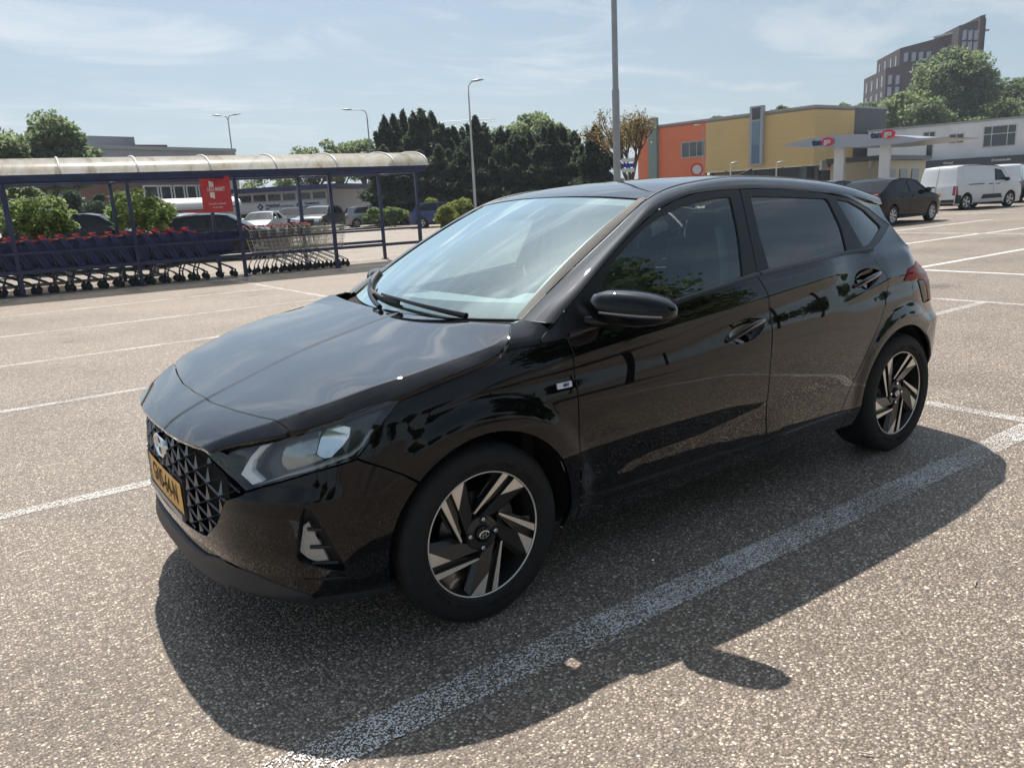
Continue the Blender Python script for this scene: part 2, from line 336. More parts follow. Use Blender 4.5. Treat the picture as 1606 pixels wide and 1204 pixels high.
# ================================================================== camera, sun, sky
cam=bpy.data.cameras.new('camera'); co=bpy.data.objects.new('camera',cam); COL.objects.link(co); SC.camera=co
CP=np.array([-1.27357,-2.86737,1.38135]); _yaw,_pit,_rol,_f=.613125,.233388,-.051512,1212.825
_fw=np.array([math.sin(_yaw)*math.cos(_pit),math.cos(_yaw)*math.cos(_pit),-math.sin(_pit)]); _r=np.array([math.cos(_yaw),-math.sin(_yaw),0]); _u=np.cross(_r,_fw)
_r,_u=math.cos(_rol)*_r+math.sin(_rol)*_u,-math.sin(_rol)*_r+math.cos(_rol)*_u
co.matrix_world=Matrix([[*q,p] for q,p in zip(np.stack([_r,_u,-_fw],1).tolist(),CP)]+[[0,0,0,1]])
cam.sensor_width=36; cam.lens=36*_f/1606; cam.clip_end=3000; cam.clip_start=.05
def bear(x,y):
    """bearing and slope of a sight line measured in the survey photograph"""
    d=_fw+(x-803)/_f*_r+(602-y)/_f*_u; h=math.hypot(d[0],d[1]); return d/h
def at(x,y,D): return CP+bear(x,y)*D                      # point at distance D
def at_top(x,y,H): b=bear(x,y); return CP+b*((H-CP[2])/b[2]) # point of height H
SUN=np.array([.190,.605,1.0]); SUN/=np.linalg.norm(SUN); ELEV=math.asin(SUN[2])
sl=bpy.data.lights.new('sun','SUN'); sl.energy=5.0; sl.angle=math.radians(.53); sl.color=(1,.93,.84); so=bpy.data.objects.new('sun',sl); COL.objects.link(so)
so.rotation_euler=Vector(SUN).to_track_quat('Z','Y').to_euler()
W=bpy.data.worlds.new('World'); SC.world=W; W.use_nodes=True; nt=W.node_tree; nt.nodes.clear(); L=nt.links.new; N_=nt.nodes.new
wo=N_('ShaderNodeOutputWorld'); bg=N_('ShaderNodeBackground'); sky=N_('ShaderNodeTexSky'); sky.sky_type='NISHITA'; sky.sun_disc=False
sky.sun_elevation=ELEV; sky.sun_rotation=math.atan2(SUN[0],SUN[1]); sky.air_density=1.; sky.dust_density=1.2; sky.ozone_density=1.5; bg.inputs[1].default_value=.072
tc=N_('ShaderNodeTexCoord'); sp=N_('ShaderNodeSeparateXYZ'); L(tc.outputs['Generated'],sp.inputs[0])
def mth(op,a,b=None,clamp=False):
    m=N_('ShaderNodeMath'); m.operation=op; m.use_clamp=clamp
    for i,q in enumerate((a,b)):
        if q is None: continue
        if hasattr(q,'default_value') or hasattr(q,'is_linked'): L(q,m.inputs[i])
        else: m.inputs[i].default_value=q
    return m.outputs[0]
zc_=mth('MAXIMUM',sp.outputs[2],.0); zz_=mth('ADD',zc_,.09); cx_=mth('DIVIDE',sp.outputs[0],zz_); cy_=mth('DIVIDE',sp.outputs[1],zz_)
cb=N_('ShaderNodeCombineXYZ'); L(cx_,cb.inputs[0]); L(cy_,cb.inputs[1])
def cloud(scale,stretch,lo,hi,seed,detail=8,dist=.6,rot=.6):
    mp=N_('ShaderNodeMapping'); mp.inputs['Scale'].default_value=(1,stretch,1); mp.inputs['Location'].default_value=(seed,seed*1.7,0); mp.inputs['Rotation'].default_value=(0,0,rot); L(cb.outputs[0],mp.inputs[0])
    n=N_('ShaderNodeTexNoise'); n.inputs['Scale'].default_value=scale; n.inputs['Detail'].default_value=detail; n.inputs['Roughness'].default_value=.58; n.inputs['Distortion'].default_value=dist; L(mp.outputs[0],n.inputs[0])
    r=N_('ShaderNodeMapRange'); r.inputs[1].default_value=lo; r.inputs[2].default_value=hi; r.interpolation_type='SMOOTHSTEP'; L(n.outputs[0],r.inputs[0]); return r.outputs[0]
c1=cloud(.8,1.6,.49,.70,3.1); c2=cloud(1.9,2.4,.50,.74,9.4,rot=.9); c3=cloud(.30,1.2,.42,.70,5.2,detail=4)
cm=mth('ADD',mth('MULTIPLY',c1,.62),mth('MULTIPLY',mth('MULTIPLY',c2,.55),mth('ADD',c3,.2)),True)
hz_=mth('POWER',mth('SUBTRACT',1.,mth('MINIMUM',zc_,1.)),7.)
mx=N_('ShaderNodeMix'); mx.data_type='RGBA'; L(mth('ADD',mth('MULTIPLY',hz_,.55),.30),mx.inputs[0]); L(sky.outputs[0],mx.inputs[6]); mx.inputs[7].default_value=(4.9,6.4,7.3,1)
m2=N_('ShaderNodeMix'); m2.data_type='RGBA'; L(mth('MULTIPLY',cm,.80),m2.inputs[0]); L(mx.outputs[2],m2.inputs[6]); m2.inputs[7].default_value=(8.7,8.9,9.0,1)
dt=N_('ShaderNodeVectorMath'); dt.operation='DOT_PRODUCT'; L(tc.outputs['Generated'],dt.inputs[0]); dt.inputs[1].default_value=tuple(SUN)
ds=mth('MAXIMUM',dt.outputs['Value'],0.); au=mth('ADD',mth('MULTIPLY',mth('POWER',ds,7.),9.),mth('MULTIPLY',mth('POWER',ds,60.),26.))
ac=N_('ShaderNodeMix'); ac.data_type='RGBA'; ac.blend_type='ADD'; ac.inputs[0].default_value=1; L(m2.outputs[2],ac.inputs[6]); av=N_('ShaderNodeVectorMath'); av.operation='SCALE'; av.inputs[0].default_value=(.93,1,1.06); L(mth('MULTIPLY',au,mth('ADD',mth('MULTIPLY',cm,1.1),.45)),av.inputs[3]); L(av.outputs[0],ac.inputs[7])
L(ac.outputs[2],bg.inputs[0]); L(bg.outputs[0],wo.inputs[0])
SC.view_settings.view_transform='Standard'; SC.view_settings.look='None'; SC.view_settings.exposure=0.38; SC.view_settings.gamma=1

# thin summer haze over the whole site
def haze():
    m,nt,o=_nt('summer_haze'); v=nt.nodes.new('ShaderNodeVolumePrincipled'); v.inputs['Color'].default_value=(.80,.88,1,1); v.inputs['Density'].default_value=.00045; v.inputs['Anisotropy'].default_value=.35; nt.links.new(v.outputs[0],o.inputs['Volume'])
    mb=MB(); mb.box((50,100,29),(920,1020,60)); tag(mb.build('haze',m),kind='stuff')
haze()

# ================================================================== ground and painted lines
def asphalt():
    m,nt,o=_nt('stone_chip_asphalt'); L=nt.links.new; N_=nt.nodes.new; b=N_('ShaderNodeBsdfPrincipled'); L(b.outputs[0],o.inputs[0]); tc=N_('ShaderNodeTexCoord')
    b.inputs['Roughness'].default_value=.62; b.inputs['Specular IOR Level'].default_value=.45
    def vor(sc,feat='F1'):
        v=N_('ShaderNodeTexVoronoi'); v.feature=feat; v.inputs['Scale'].default_value=sc; L(wv.outputs[0],v.inputs['Vector']); return v
    nz=N_('ShaderNodeTexNoise'); nz.inputs['Scale'].default_value=45; nz.inputs['Detail'].default_value=3; L(tc.outputs['Object'],nz.inputs['Vector'])
    wv=N_('ShaderNodeMix'); wv.data_type='VECTOR'; wv.blend_type='ADD' if hasattr(wv,'blend_type') and False else 'MIX'; wv.inputs[0].default_value=.012; L(tc.outputs['Object'],wv.inputs[4]); L(nz.outputs['Color'],wv.inputs[5])
    class o_:
        outputs=[wv.outputs[1]]
    globals()['_wvo']=wv.outputs[1]
    def vor(sc,feat='F1'):
        v=N_('ShaderNodeTexVoronoi'); v.feature=feat; v.inputs['Scale'].default_value=sc; L(wv.outputs[1],v.inputs['Vector']); return v
    def ramp(src,stops):
        r=N_('ShaderNodeValToRGB'); L(src,r.inputs[0]); e=r.color_ramp.elements
        while len(e)<len(stops): e.new(.5)
        for q,(p,c) in zip(e,stops): q.position=p; q.color=(*c,1) if len(c)==3 else c
        return r
    def mix(f,a,bb,mode='MIX'):
        x=N_('ShaderNodeMix'); x.data_type='RGBA'; x.blend_type=mode
        for s,q in ((x.inputs[0],f),(x.inputs[6],a),(x.inputs[7],bb)):
            if hasattr(q,'is_linked'): L(q,s)
            elif isinstance(q,tuple): s.default_value=(*q,1)
            else: s.default_value=q
        return x.outputs[2]
    v=vor(104); sx=N_('ShaderNodeSeparateXYZ'); L(v.outputs['Color'],sx.inputs[0])
    stone=ramp(sx.outputs[0],[(0,(.14,.117,.098)),(.28,(.232,.190,.162)),(.60,(.33,.275,.237)),(.88,(.46,.40,.335)),(.95,(.66,.55,.42)),(1,(.80,.75,.68))])
    gap=ramp(v.outputs['Distance'],[(.36,(1,1,1)),(.66,(0,0,0))])
    c=mix(gap.outputs[0],(.12,.098,.080),stone.outputs[0])
    v2=vor(230); s2=N_('ShaderNodeSeparateXYZ'); L(v2.outputs['Color'],s2.inputs[0]); fine=ramp(s2.outputs[1],[(.0,(.55,.55,.55)),(1,(1.5,1.48,1.42))]); c=mix(1.,c,fine.outputs[0],'MULTIPLY')
    n1=N_('ShaderNodeTexNoise'); n1.inputs['Scale'].default_value=.55; n1.inputs['Detail'].default_value=7; n1.inputs['Roughness'].default_value=.6; L(tc.outputs['Object'],n1.inputs['Vector'])
    big=ramp(n1.outputs[0],[(.30,(.74,.73,.72)),(.5,(1,1,1)),(.72,(1.16,1.15,1.13))]); c=mix(1.,c,big.outputs[0],'MULTIPLY')
    n2=N_('ShaderNodeTexNoise'); n2.inputs['Scale'].default_value=2.3; n2.inputs['Detail'].default_value=5; L(tc.outputs['Object'],n2.inputs['Vector'])
    st=ramp(n2.outputs[0],[(.28,(.72,.72,.73)),(.36,(1,1,1))]); c=mix(1.,c,st.outputs[0],'MULTIPLY')
    n3=N_('ShaderNodeTexVoronoi'); n3.inputs['Scale'].default_value=.38; n3.inputs['Randomness'].default_value=1; L(wv.outputs[1],n3.inputs['Vector']); n4=N_('ShaderNodeTexNoise'); n4.inputs['Scale'].default_value=7; n4.inputs['Detail'].default_value=6; L(tc.outputs['Object'],n4.inputs['Vector'])
    ad=N_('ShaderNodeMath'); ad.operation='MULTIPLY_ADD'; ad.inputs[1].default_value=.22; L(n4.outputs[0],ad.inputs[0]); L(n3.outputs['Distance'],ad.inputs[2]); oil=ramp(ad.outputs[0],[(.17,(.52,.51,.50)),(.27,(1,1,1))]); c=mix(1.,c,oil.outputs[0],'MULTIPLY')
    L(c,b.inputs['Base Color'])
    h=ramp(v.outputs['Distance'],[(.0,(1,1,1)),(.6,(0,0,0))]); bp=N_('ShaderNodeBump'); bp.inputs['Strength'].default_value=.75; bp.inputs['Distance'].default_value=.006; L(h.outputs[0],bp.inputs['Height']); L(bp.outputs[0],b.inputs['Normal'])
    return m
M_ASPH=asphalt()
mb=MB(); gx=[-400,-60,-12,-4,0,4,10,20,40,80,160,500]; gy2=[-400,-60,-14,-5,0,5,12,25,50,90,180,600]
mb.grid(np.array([[(x,y,0) for y in gy2] for x in gx]),sm=False,flip=False); tag(mb.build('ground',M_ASPH),kind='structure')
def paintmat(name,col,wear):
    m,nt,o=_nt(name); L=nt.links.new; N_=nt.nodes.new; b=N_('ShaderNodeBsdfPrincipled'); b.inputs['Base Color'].default_value=(*col,1); b.inputs['Roughness'].default_value=.7; t=N_('ShaderNodeBsdfTransparent'); x=N_('ShaderNodeMixShader'); L(x.outputs[0],o.inputs[0]); L(t.outputs[0],x.inputs[1]); L(b.outputs[0],x.inputs[2])
    tc=N_('ShaderNodeTexCoord'); v=N_('ShaderNodeTexVoronoi'); v.inputs['Scale'].default_value=160; L(tc.outputs['Object'],v.inputs['Vector']); n=N_('ShaderNodeTexNoise'); n.inputs['Scale'].default_value=2.2; n.inputs['Detail'].default_value=10; n.inputs['Roughness'].default_value=.7; L(tc.outputs['Object'],n.inputs['Vector'])
    s=N_('ShaderNodeSeparateXYZ'); L(v.outputs['Color'],s.inputs[0])
    a=N_('ShaderNodeMath'); a.operation='MULTIPLY_ADD'; a.inputs[1].default_value=.55; L(s.outputs[0],a.inputs[0]); L(v.outputs['Distance'],a.inputs[2])
    d=N_('ShaderNodeMath'); d.operation='SUBTRACT'; L(n.outputs[0],d.inputs[0]); L(a.outputs[0],d.inputs[1])
    r=N_('ShaderNodeMapRange'); r.inputs[1].default_value=-.05-wear; r.inputs[2].default_value=.10-wear; L(d.outputs[0],r.inputs[0]); L(r.outputs[0],x.inputs[0]); return m
M_LINE=paintmat('worn_white_line',(.74,.73,.71),.20); M_LINE2=paintmat('fresh_white_line',(.86,.85,.82),.42)
lines=[]
def pline(x0,y0,x1,y1,w,m=None,z=.004):
    d=np.array([x1-x0,y1-y0]); l=np.linalg.norm(d); d/=l; n=np.array([-d[1],d[0]])*w/2; k=max(1,int(l/2)); P=[]
    for t in np.linspace(0,1,k+1):
        c=np.array([x0,y0])+d*l*t; P.append([(*(c-n),z),(*(c+n),z)])
    mb=MB(); mb.grid(np.array(P),sm=False,flip=True); return tag(mb.build('parking_line',m or M_LINE),kind='structure')
pline(-1.65,-1.125,3.50,-1.165,.135)
pline(3.565,-6,3.565,14.6,.10)
for y,x0 in ((1.50,-2.0),(4.09,-3),(6.41,-4),(8.92,-5),(11.55,-6)): pline(x0,y,3.51,y-.03,.095)
for y in (-3.75,-6.4): pline(-1.6,y,3.5,y,.1)
pline(-12,15.55,8.9,14.25,.12,M_LINE2)
pline(8.03,-6,8.03,14,.10); pline(10.72,-4,11.1,9.5,.12,M_LINE2); pline(19.3,-6,19.3,24,.11,M_LINE2); pline(30.7,-4,30.7,26,.12,M_LINE2)
for y in (1.08,-1.55): pline(3.63,y,7.97,y,.1)
for x0,x1,ys in ((11.2,19.2,(3.45,)),(15.0,19.2,(6.1,)),(19.36,26,(8.7,3.4,6.0,11.3)),(11.2,15,(8.9,11.6))):
    for y in ys: pline(x0,y,x1,y,.11,M_LINE2)

for i,(x,y,l,a) in enumerate(((1.42,-1.78,.045,.3),(2.02,-.98,.05,.1),(-.38,-1.48,.03,.15),(2.55,-1.9,.035,1.2),(.35,-2.0,.03,2.2))):
    T=MB(); T.tube([(-l/2,0,.004),(0,.003,.006),(l/2,0,.004)],.0022,5); o=T.build('twig',mat('dry_twig_%d'%i,(.5,.45,.36),rough=.8)); o.location=(x,y,.002); o.rotation_euler=(0,0,a); tag(o,'tiny pale twig lying on the asphalt in front of the car side','twig','tiny twigs on the asphalt')

# ================================================================== the black hatchback
def wh(pts): return [(float(s_of_x(x)),z) for x,z in pts]
def fside(a,b,off=0.): return shell(a,b,off)
def ffull(a,b,off=0.):
    a=np.asarray(a,float); p=shell(np.abs(a),b,off); p[...,1]*=np.sign(a)+(a==0); return p
def frear(a,b,off=0.):
    a=np.asarray(a,float); w=a>SL; p=shell(np.where(w,2*SL-a,a),b,off); p[...,1]*=np.where(w,-1,1); return p
def fquart(a,b,off=0.):
    a=np.asarray(a,float); b=np.asarray(b,float); p=shell(a,np.minimum(b,1.05),off); g_=glass_s(p[...,0],b,off); w=sst(1.0,1.07,b)[...,None]; p[...,2]=b; return p*(1-w)+g_*w
def fwind(a,b,off=0.): return wind(np.asarray(a)/.8,np.asarray(b)/.63,off)
def lacquer(name,col,ior,gain,rough=.008,pw=4.5):
    """clear lacquer over a dark ground: mirror image by Fresnel"""
    m,nt,o=_nt(name); L=nt.links.new; d=nt.nodes.new('ShaderNodeBsdfDiffuse'); d.inputs[0].default_value=(*col,1); g=nt.nodes.new('ShaderNodeBsdfGlossy'); g.inputs['Roughness'].default_value=rough; q=schlick(nt,ior,gain,0.,pw)
    x=nt.nodes.new('ShaderNodeMixShader'); L(q,x.inputs[0]); L(d.outputs[0],x.inputs[1]); L(g.outputs[0],x.inputs[2]); L(x.outputs[0],o.inputs[0]); return m
M_PAINT=lacquer('black_car_paint',(.002,.002,.003),1.42,1.35,pw=3.1)
M_RED=lacquer('red_lamp_lens',(.26,.006,.012),1.45,.8,.02)
M_GLOSS=lacquer('gloss_black_plastic',(.005,.005,.006),1.5,1.,.05)
M_MATTE=mat('matte_black_plastic',(.018,.018,.02),rough=.55,bump=.15,bscale=900)
M_LIP=mat('grained_grey_plastic',(.026,.028,.032),rough=.5,bump=.1,bscale=700)
M_TRIM=mat('window_trim_black',(.010,.010,.011),rough=.28)
M_DARK=mat('dark_liner',(.004,.004,.004),rough=.9)
M_WS=glass('windscreen_glass',(.74,.88,.86),1.52,3.1,.035,gcol=(.86,1,.99))
M_SIDEG=glass('front_side_glass',(.50,.60,.59),1.52,1.9,.025,gcol=(.88,.96,1))
M_PRIV=glass('privacy_glass',(.06,.07,.075),1.52,2.2,.03)
M_LENS=glass('lamp_lens',(.93,.95,.96),1.5,1.4,.01)
M_CHROME=mat('chrome',(.82,.83,.85),rough=.08,metal=1)
M_SATIN=mat('satin_grey',(.28,.29,.31),rough=.3,metal=.7)
M_ALLOY=mat('machined_alloy',(.80,.75,.68),rough=.38,metal=.75,noise=.05,nscale=40)
M_RIMD=mat('dark_alloy',(.022,.021,.02),rough=.32,metal=.3,coat=.5,coat_rough=.1)
M_RUB=mat('tyre_rubber',(.007,.007,.0075),rough=.75,noise=.25,nscale=30,bump=.12,bscale=300)
M_INT=mat('interior_grey',(.07,.073,.08),rough=.7)
M_INTL=mat('headliner',(.36,.36,.35),rough=.9)
M_DISC=mat('brake_disc',(.25,.24,.23),rough=.4,metal=1)
M_YEL=mat('number_plate_yellow',(.80,.40,.02),rough=.35)
M_INK=mat('plate_ink',(.01,.01,.01),rough=.5)
M_EU=mat('plate_blue',(.02,.04,.30),rough=.4)
M_WHITE=mat('badge_white',(.75,.77,.78),rough=.3)
M_REFL=mat('reflector_chrome',(.75,.77,.78),rough=.05,metal=1)
M_PROJ=mat('lamp_bowl_grey',(.36,.38,.39),rough=.16,metal=.75)
CAR=empty('hatchback_car',(0,0,0),0,'glossy black five door hatchback with yellow number plate parked in the nearest bay','car')
AF=(.015,.305,.360); AR=(2.55,.30,.372)
FEND_TOP=[(1.181,.832),(1.367,.866),(1.502,.889),(1.538,.899),(1.577,.927),(1.613,.954),(1.641,.972)]
LAMP=[(.442,.660),(.510,.632),(.632,.573),(.731,.600),(.865,.636),(1.000,.663),(1.048,.711),(1.101,.765),(1.173,.828),(1.091,.813),(.961,.781),(.822,.750),(.793,.7485),(.659,.722),(.553,.698),(.46,.676)]
FOG=[(.832,.535),(.817,.503),(.803,.449),(.788,.376),(.79,.362),(.86,.335),(.925,.312),(.937,.314),(.913,.388),(.885,.461),(.856,.523)]
FOGL=[(.836,.481),(.817,.471),(.793,.386),(.817,.362),(.861,.340),(.885,.336),(.861,.412)]
def loop_wall(name,fn,loop,o0,o1,m,parent,sgn=1,step=.02):
    L=resamp(loop,step); a=np.array(fn(L[:,0],L[:,1],o0)); b=np.array(fn(L[:,0],L[:,1],o1)); a[:,1]*=sgn; b[:,1]*=sgn; n=len(L)
    return pydata(name,np.vstack([a,b]),[(i,(i+1)%n,n+(i+1)%n,n+i) for i in range(n)],m,parent)
def shrink(loop,d):
    """move a loop inwards by d"""
    P=np.array(loop,float); n=len(P); A=.5*np.sum(P[:,0]*np.roll(P[:,1],-1)-np.roll(P[:,0],-1)*P[:,1]); s=1 if A>0 else -1; o=[]
    for i in range(n):
        e1=P[i]-P[i-1]; e2=P[(i+1)%n]-P[i]; e1/=np.linalg.norm(e1)+1e-9; e2/=np.linalg.norm(e2)+1e-9
        n1=np.array([-e1[1],e1[0]])*s; n2=np.array([-e2[1],e2[0]])*s; b=n1+n2; l=np.linalg.norm(b)+1e-9; b/=l; o.append(tuple(P[i]+b*d/max(.45,b@n1)))
    return o
def rows(xs,cs,offs,conv=lambda x:x): return [(float(conv(x)),float(c)+o) for x,c in zip(xs,cs) for o in offs]
_hx=np.linspace(-.79,.23,90); _ym=np.interp(_hx,[-.8,-.5,-.2,.15],[.145,.12,.085,.07])
HOOD_X=[]
for sg in (-1,1):
    HOOD_X+=[(x,sg*y) for x,y in rows(_hx,_hr[0](_hx),(-.014,-.006,0,.006,.014))]+[(x,sg*y) for x,y in rows(_hx,_ym,(-.018,-.011,0,.011,.018))]
_cx=np.linspace(-.30,2.1,190); CREASE=rows(_cx,np.interp(_cx,*ZC),(-.016,-.007,-.0025,.0025,.007,.016),s_of_x)
_bx=np.linspace(1.95,2.62,56); CREASE+=rows(_bx,np.interp(_bx,[1.95,2.175,2.436,2.6],[.825,.868,.915,.915]),(-.008,-.002,.003,.009),s_of_x)+rows(_bx,np.interp(_bx,[1.95,2.165,2.41,2.57],[.815,.838,.876,.888]),(-.008,-.002,.003),s_of_x)
_fx=np.linspace(.45,1.1,60); BUMPX=[(sg*a,.547+o) for a in _fx for o in (-.009,-.003,.003,.009) for sg in (-1,1)]
# ---- bonnet, nose, bumper, grille
def hood_half_edge():  # rear corner -> forward along the side, in (x,y)
    xs=np.linspace(.224,-.556,26); return [(float(x),float(_he[0](x))) for x in xs]
rear=[(.157+.068*(v/.741)**2,v) for v in np.linspace(-.741,.741,17)]
shut=[(-.553,.70),(-.587,.545),(-.612,.40),(-.634,.22),(-.643,0)]; shut=shut+[(x,-y) for x,y in shut[-2::-1]]
eh=hood_half_edge(); g=.003
hl=[(x,y-g) for x,y in eh]; loop=[(x,y) for x,y in rear]+hl[1:]+shut[0:]+[(x,-y) for x,y in hl[::-1]][:-1]
panel('bonnet',hood,[loop],M_PAINT,CAR,step=.022,estep=.015,thick=.02,extra=HOOD_X)
nose_edge=[(-.742,.502),(-.765,.41),(-.782,.30),(-.791,.19),(-.796,.08),(-.797,0)]; ne=nose_edge+[(x,-y) for x,y in nose_edge[-2::-1]]
hs=[(float(x),float(_he[0](x))-.002) for x in np.linspace(-.568,-.742,9)]
loop=[(x-.006,y) for x,y in shut][::-1]+hs[:-1]+ne+[(x,-y) for x,y in hs[::-1][1:]]
panel('nose_panel',hood,[loop],M_PAINT,CAR,step=.02,estep=.012,thick=.010,extra=HOOD_X)
half=[(0,.352),(.20,.352),(.361,.35),(.49,.33),(.62,.311),(.769,.265),(.832,.239),(1.062,.219),(1.085,.216)]
half+=[q for q in wh(arc(*AF,192,135.5,14))]+[(1.132,.592),(1.069,.627),(1.000,.659),(.865,.632),(.731,.596),(.632,.568),(.622,.560),(.556,.537),(.517,.475),(.500,.45),(.425,.392),(.40,.388),(.22,.386),(0,.386)]
loop=half+[(-a,b) for a,b in half[-2:0:-1]]
panel('front_bumper',ffull,[loop,FOG,[(-a,b) for a,b in FOG]],M_PAINT,CAR,step=.018,estep=.012,thick=.02,extra=BUMPX)
lh=[(0,.250),(.385,.243),(.63,.232),(.788,.196),(1.067,.193),(1.10,.196),(1.09,.212),(1.062,.215),(.832,.235),(.769,.261),(.62,.306),(.49,.324),(.361,.30),(.2,.298),(0,.298)]
panel('bumper_lip',lambda a,b,off=0.:ffull(a,b,off),[lh+[(-a,b) for a,b in lh[-2:0:-1]]],M_LIP,CAR,step=.02,thick=.05,off=.004)
st=[(0,.301),(.2,.301),(.361,.303),(.49,.327),(.361,.346),(.2,.349),(0,.349)]
panel('lower_strip',ffull,[st+[(-a,b) for a,b in st[-2:0:-1]]],M_GLOSS,CAR,step=.02,thick=.03,off=-.006)
# winglet blades below the fog lamps
for sg in (-1,1):
    W=[(.80,.30),(.93,.296),(.885,.262),(.825,.232)]
    panel('bumper_blade',fside,[W],M_GLOSS,CAR,step=.02,thick=.02,sgn=sg,off=.008)
    loop_wall('fog_lamp_recess',fside,FOG,-.002,-.05,M_MATTE,CAR,sg); panel('fog_lamp_bezel',fside,[shrink(FOG,-.004)],M_MATTE,CAR,step=.02,thick=0,sgn=sg,off=-.045)
    for zz in (.46,.40,.345):
        mb=MB(); A=[fside(np.array([s]),np.array([zz]),o)[0]*[1,sg,1] for s,o in ((.83,-.02),(.925-(zz-.31)*.3,-.012))]; mb.tube(A,.006,6); mb.build('fog_bezel_bar',M_MATTE,CAR)
    lens=panel('fog_lamp_lens',fside,[FOGL],mat('fog_lens',(.42,.40,.36),rough=.12,spec=.8,bump=.5,bscale=160) if sg<0 else bpy.data.materials['fog_lens'],CAR,step=.01,thick=.02,sgn=sg,off=-.022)
# grille: dark backing, ridged lattice
GR=[(0,.388),(.22,.388),(.40,.390),(.425,.394),(.498,.45),(.515,.475),(.553,.538),(.620,.570),(.54,.61),(.447,.655),(.42,.675),(0,.70)]
GF=GR+[(-a,b) for a,b in GR[-2:0:-1]]
gb=panel('grille',ffull,[GF],M_DARK,CAR,step=.03,thick=0,off=-.075); loop_wall('grille_frame',ffull,GF,-.001,-.08,M_GLOSS,CAR)
mb=MB(); P2=.0735; Q2=.0565
def seg_in(a,b):
    t=np.linspace(0,1,25); q=np.array(a)+(np.array(b)-np.array(a))*t[:,None]; k=inside(q[:,0],q[:,1],GF)
    if k.sum()<3: return None
    i=np.where(k)[0]; return q[i[0]],q[i[-1]]
def ridge(a,b,w,o_top,o_bot,mi):
    r=seg_in(a,b)
    if r is None: return
    a,b=r; d=(b-a); l=np.linalg.norm(d); 
    if l<.012: return
    nrm=np.array([-d[1],d[0]])/l; k=3; vs=[]
    for t in np.linspace(0,1,k):
        c=a+d*t
        for s,o in ((-w,o_bot),(0,o_top),(w,o_bot)):
            q=c+nrm*s; vs.append(ffull(np.array([q[0]]),np.array([q[1]]),o)[0])
    mb.add(vs,[(3*i+j,3*i+3+j,3*i+4+j,3*i+1+j) for i in range(k-1) for j in (0,1)],mi)
def blade(a,b_,w,mi):
    r=seg_in(a,b_)
    if r is None: return
    a,b_=r
    if np.linalg.norm(b_-a)<.02: return
    F=lambda q,o: ffull(np.array([q[0]]),np.array([q[1]]),o)[0]
    top=F(b_,-.008); L_=F((a[0]-w,a[1]),-.014); R_=F((a[0]+w,a[1]),-.014); M_=F((a[0],a[1]),-.004); bk=F(((a[0]+b_[0])/2,(a[1]+b_[1])/2),-.018)
    mb.add([top,L_,M_,R_,bk],[(0,1,2),(0,2,3),(0,4,1),(0,3,4),(1,4,2),(2,4,3)],mi)
for i in range(-9,10):
    for j in range(-2,8):
        a=(i*P2,.40+Q2*(j+.5*(i%2)))
        blade((a[0],a[1]+.004),(a[0],a[1]+Q2*.9),.0085,0)
        ridge(a,(a[0]+P2,a[1]+Q2/2),.0028,-.006,-.011,1); ridge(a,(a[0]+P2,a[1]-Q2/2),.0028,-.006,-.011,1)
mb.build('grille_lattice',[mat('grille_chrome_dark',(.26,.26,.27),rough=.2,metal=.9),mat('grille_bar',(.11,.11,.115),rough=.25,metal=.8)],CAR)
# number plate
PLX=lambda y:-.791+.06*y*y
pl=empty('number_plate',(0,0,0),parent=CAR); mb=MB()
def plate_grid(x0,z0,z1,y0,y1,n=8): return np.array([[(x0+PLX(y)+.8+.003,y,z) for z in (z0,z1)] for y in np.linspace(y0,y1,n)])
mb.box((-.777,0,.473),(.022,.545,.136)); mb.build('plate_holder',M_MATTE,pl)
mb=MB(); mb.grid(plate_grid(-.809,.419,.529,-.26,.215),0,True); mb.grid(plate_grid(-.809,.419,.529,.215,.26),1,True)
mb.build('plate_face',[M_YEL,M_EU],pl)
mb=MB(); lettering(mb,'GNS-64-N',.098,(-.8075,-.024,.473),(0,-1,0),(0,0,1),0,.0008,'CENTER',.0012,sx=.86); mb.v=[(PLX(y)-.0072,y,z) for x,y,z in mb.v]; mb.build('plate_characters',M_INK,pl)
mb=MB(); lettering(mb,'NL',.03,(PLX(.238)-.0075,.238,.440),(0,-1,0),(0,0,1),0,.0006)
for k in range(12): a=2*PI*k/12; mb.box((PLX(.238)-.0075,.238+.011*math.cos(a),.500+.011*math.sin(a)),(.001,.003,.003))
mb.build('plate_country_mark',mat('eu_mark',(.8,.7,.2),rough=.5),pl)
mb=MB(); mb.box((-.794,0,.404),(.012,.50,.022)); mb.build('plate_strip',M_SATIN,pl)
# emblem: chrome oval ring with a slanted letter on a dark pad
mb=MB(); C0=(-.792,.0,.603); ca=[2*PI*k/40 for k in range(40)]
def ov(r1,r2,x,n=40): return [(x,r1*math.cos(2*PI*k/n),C0[2]+r2*math.sin(2*PI*k/n)) for k in range(n)]
rings=[ov(.080,.046,-.75),ov(.080,.046,-.780),ov(.076,.043,-.792),ov(.070,.039,-.795),ov(.062,.032,-.791),ov(.060,.030,-.783)]
mi=[1,0,0,0,0]
for i in range(5):
    mb.add(rings[i]+rings[i+1],[(k,(k+1)%40,40+(k+1)%40,40+k) for k in range(40)],mi[i],True)
mb.add(ov(.062,.032,-.784),[tuple(range(40))],1)
for s in (-1,1): mb.prism([(-.783,s*.028-.004,.575),(-.783,s*.028+.010,.575),(-.783,s*.028+.004,.631),(-.783,s*.028-.010,.631)],(-.007,0,0),0)
mb.prism([(-.783,.028,.592),(-.783,-.028,.598),(-.783,-.028,.613),(-.783,.028,.607)],(-.0062,0,0),0)
mb.build('emblem',[M_CHROME,M_GLOSS],CAR)
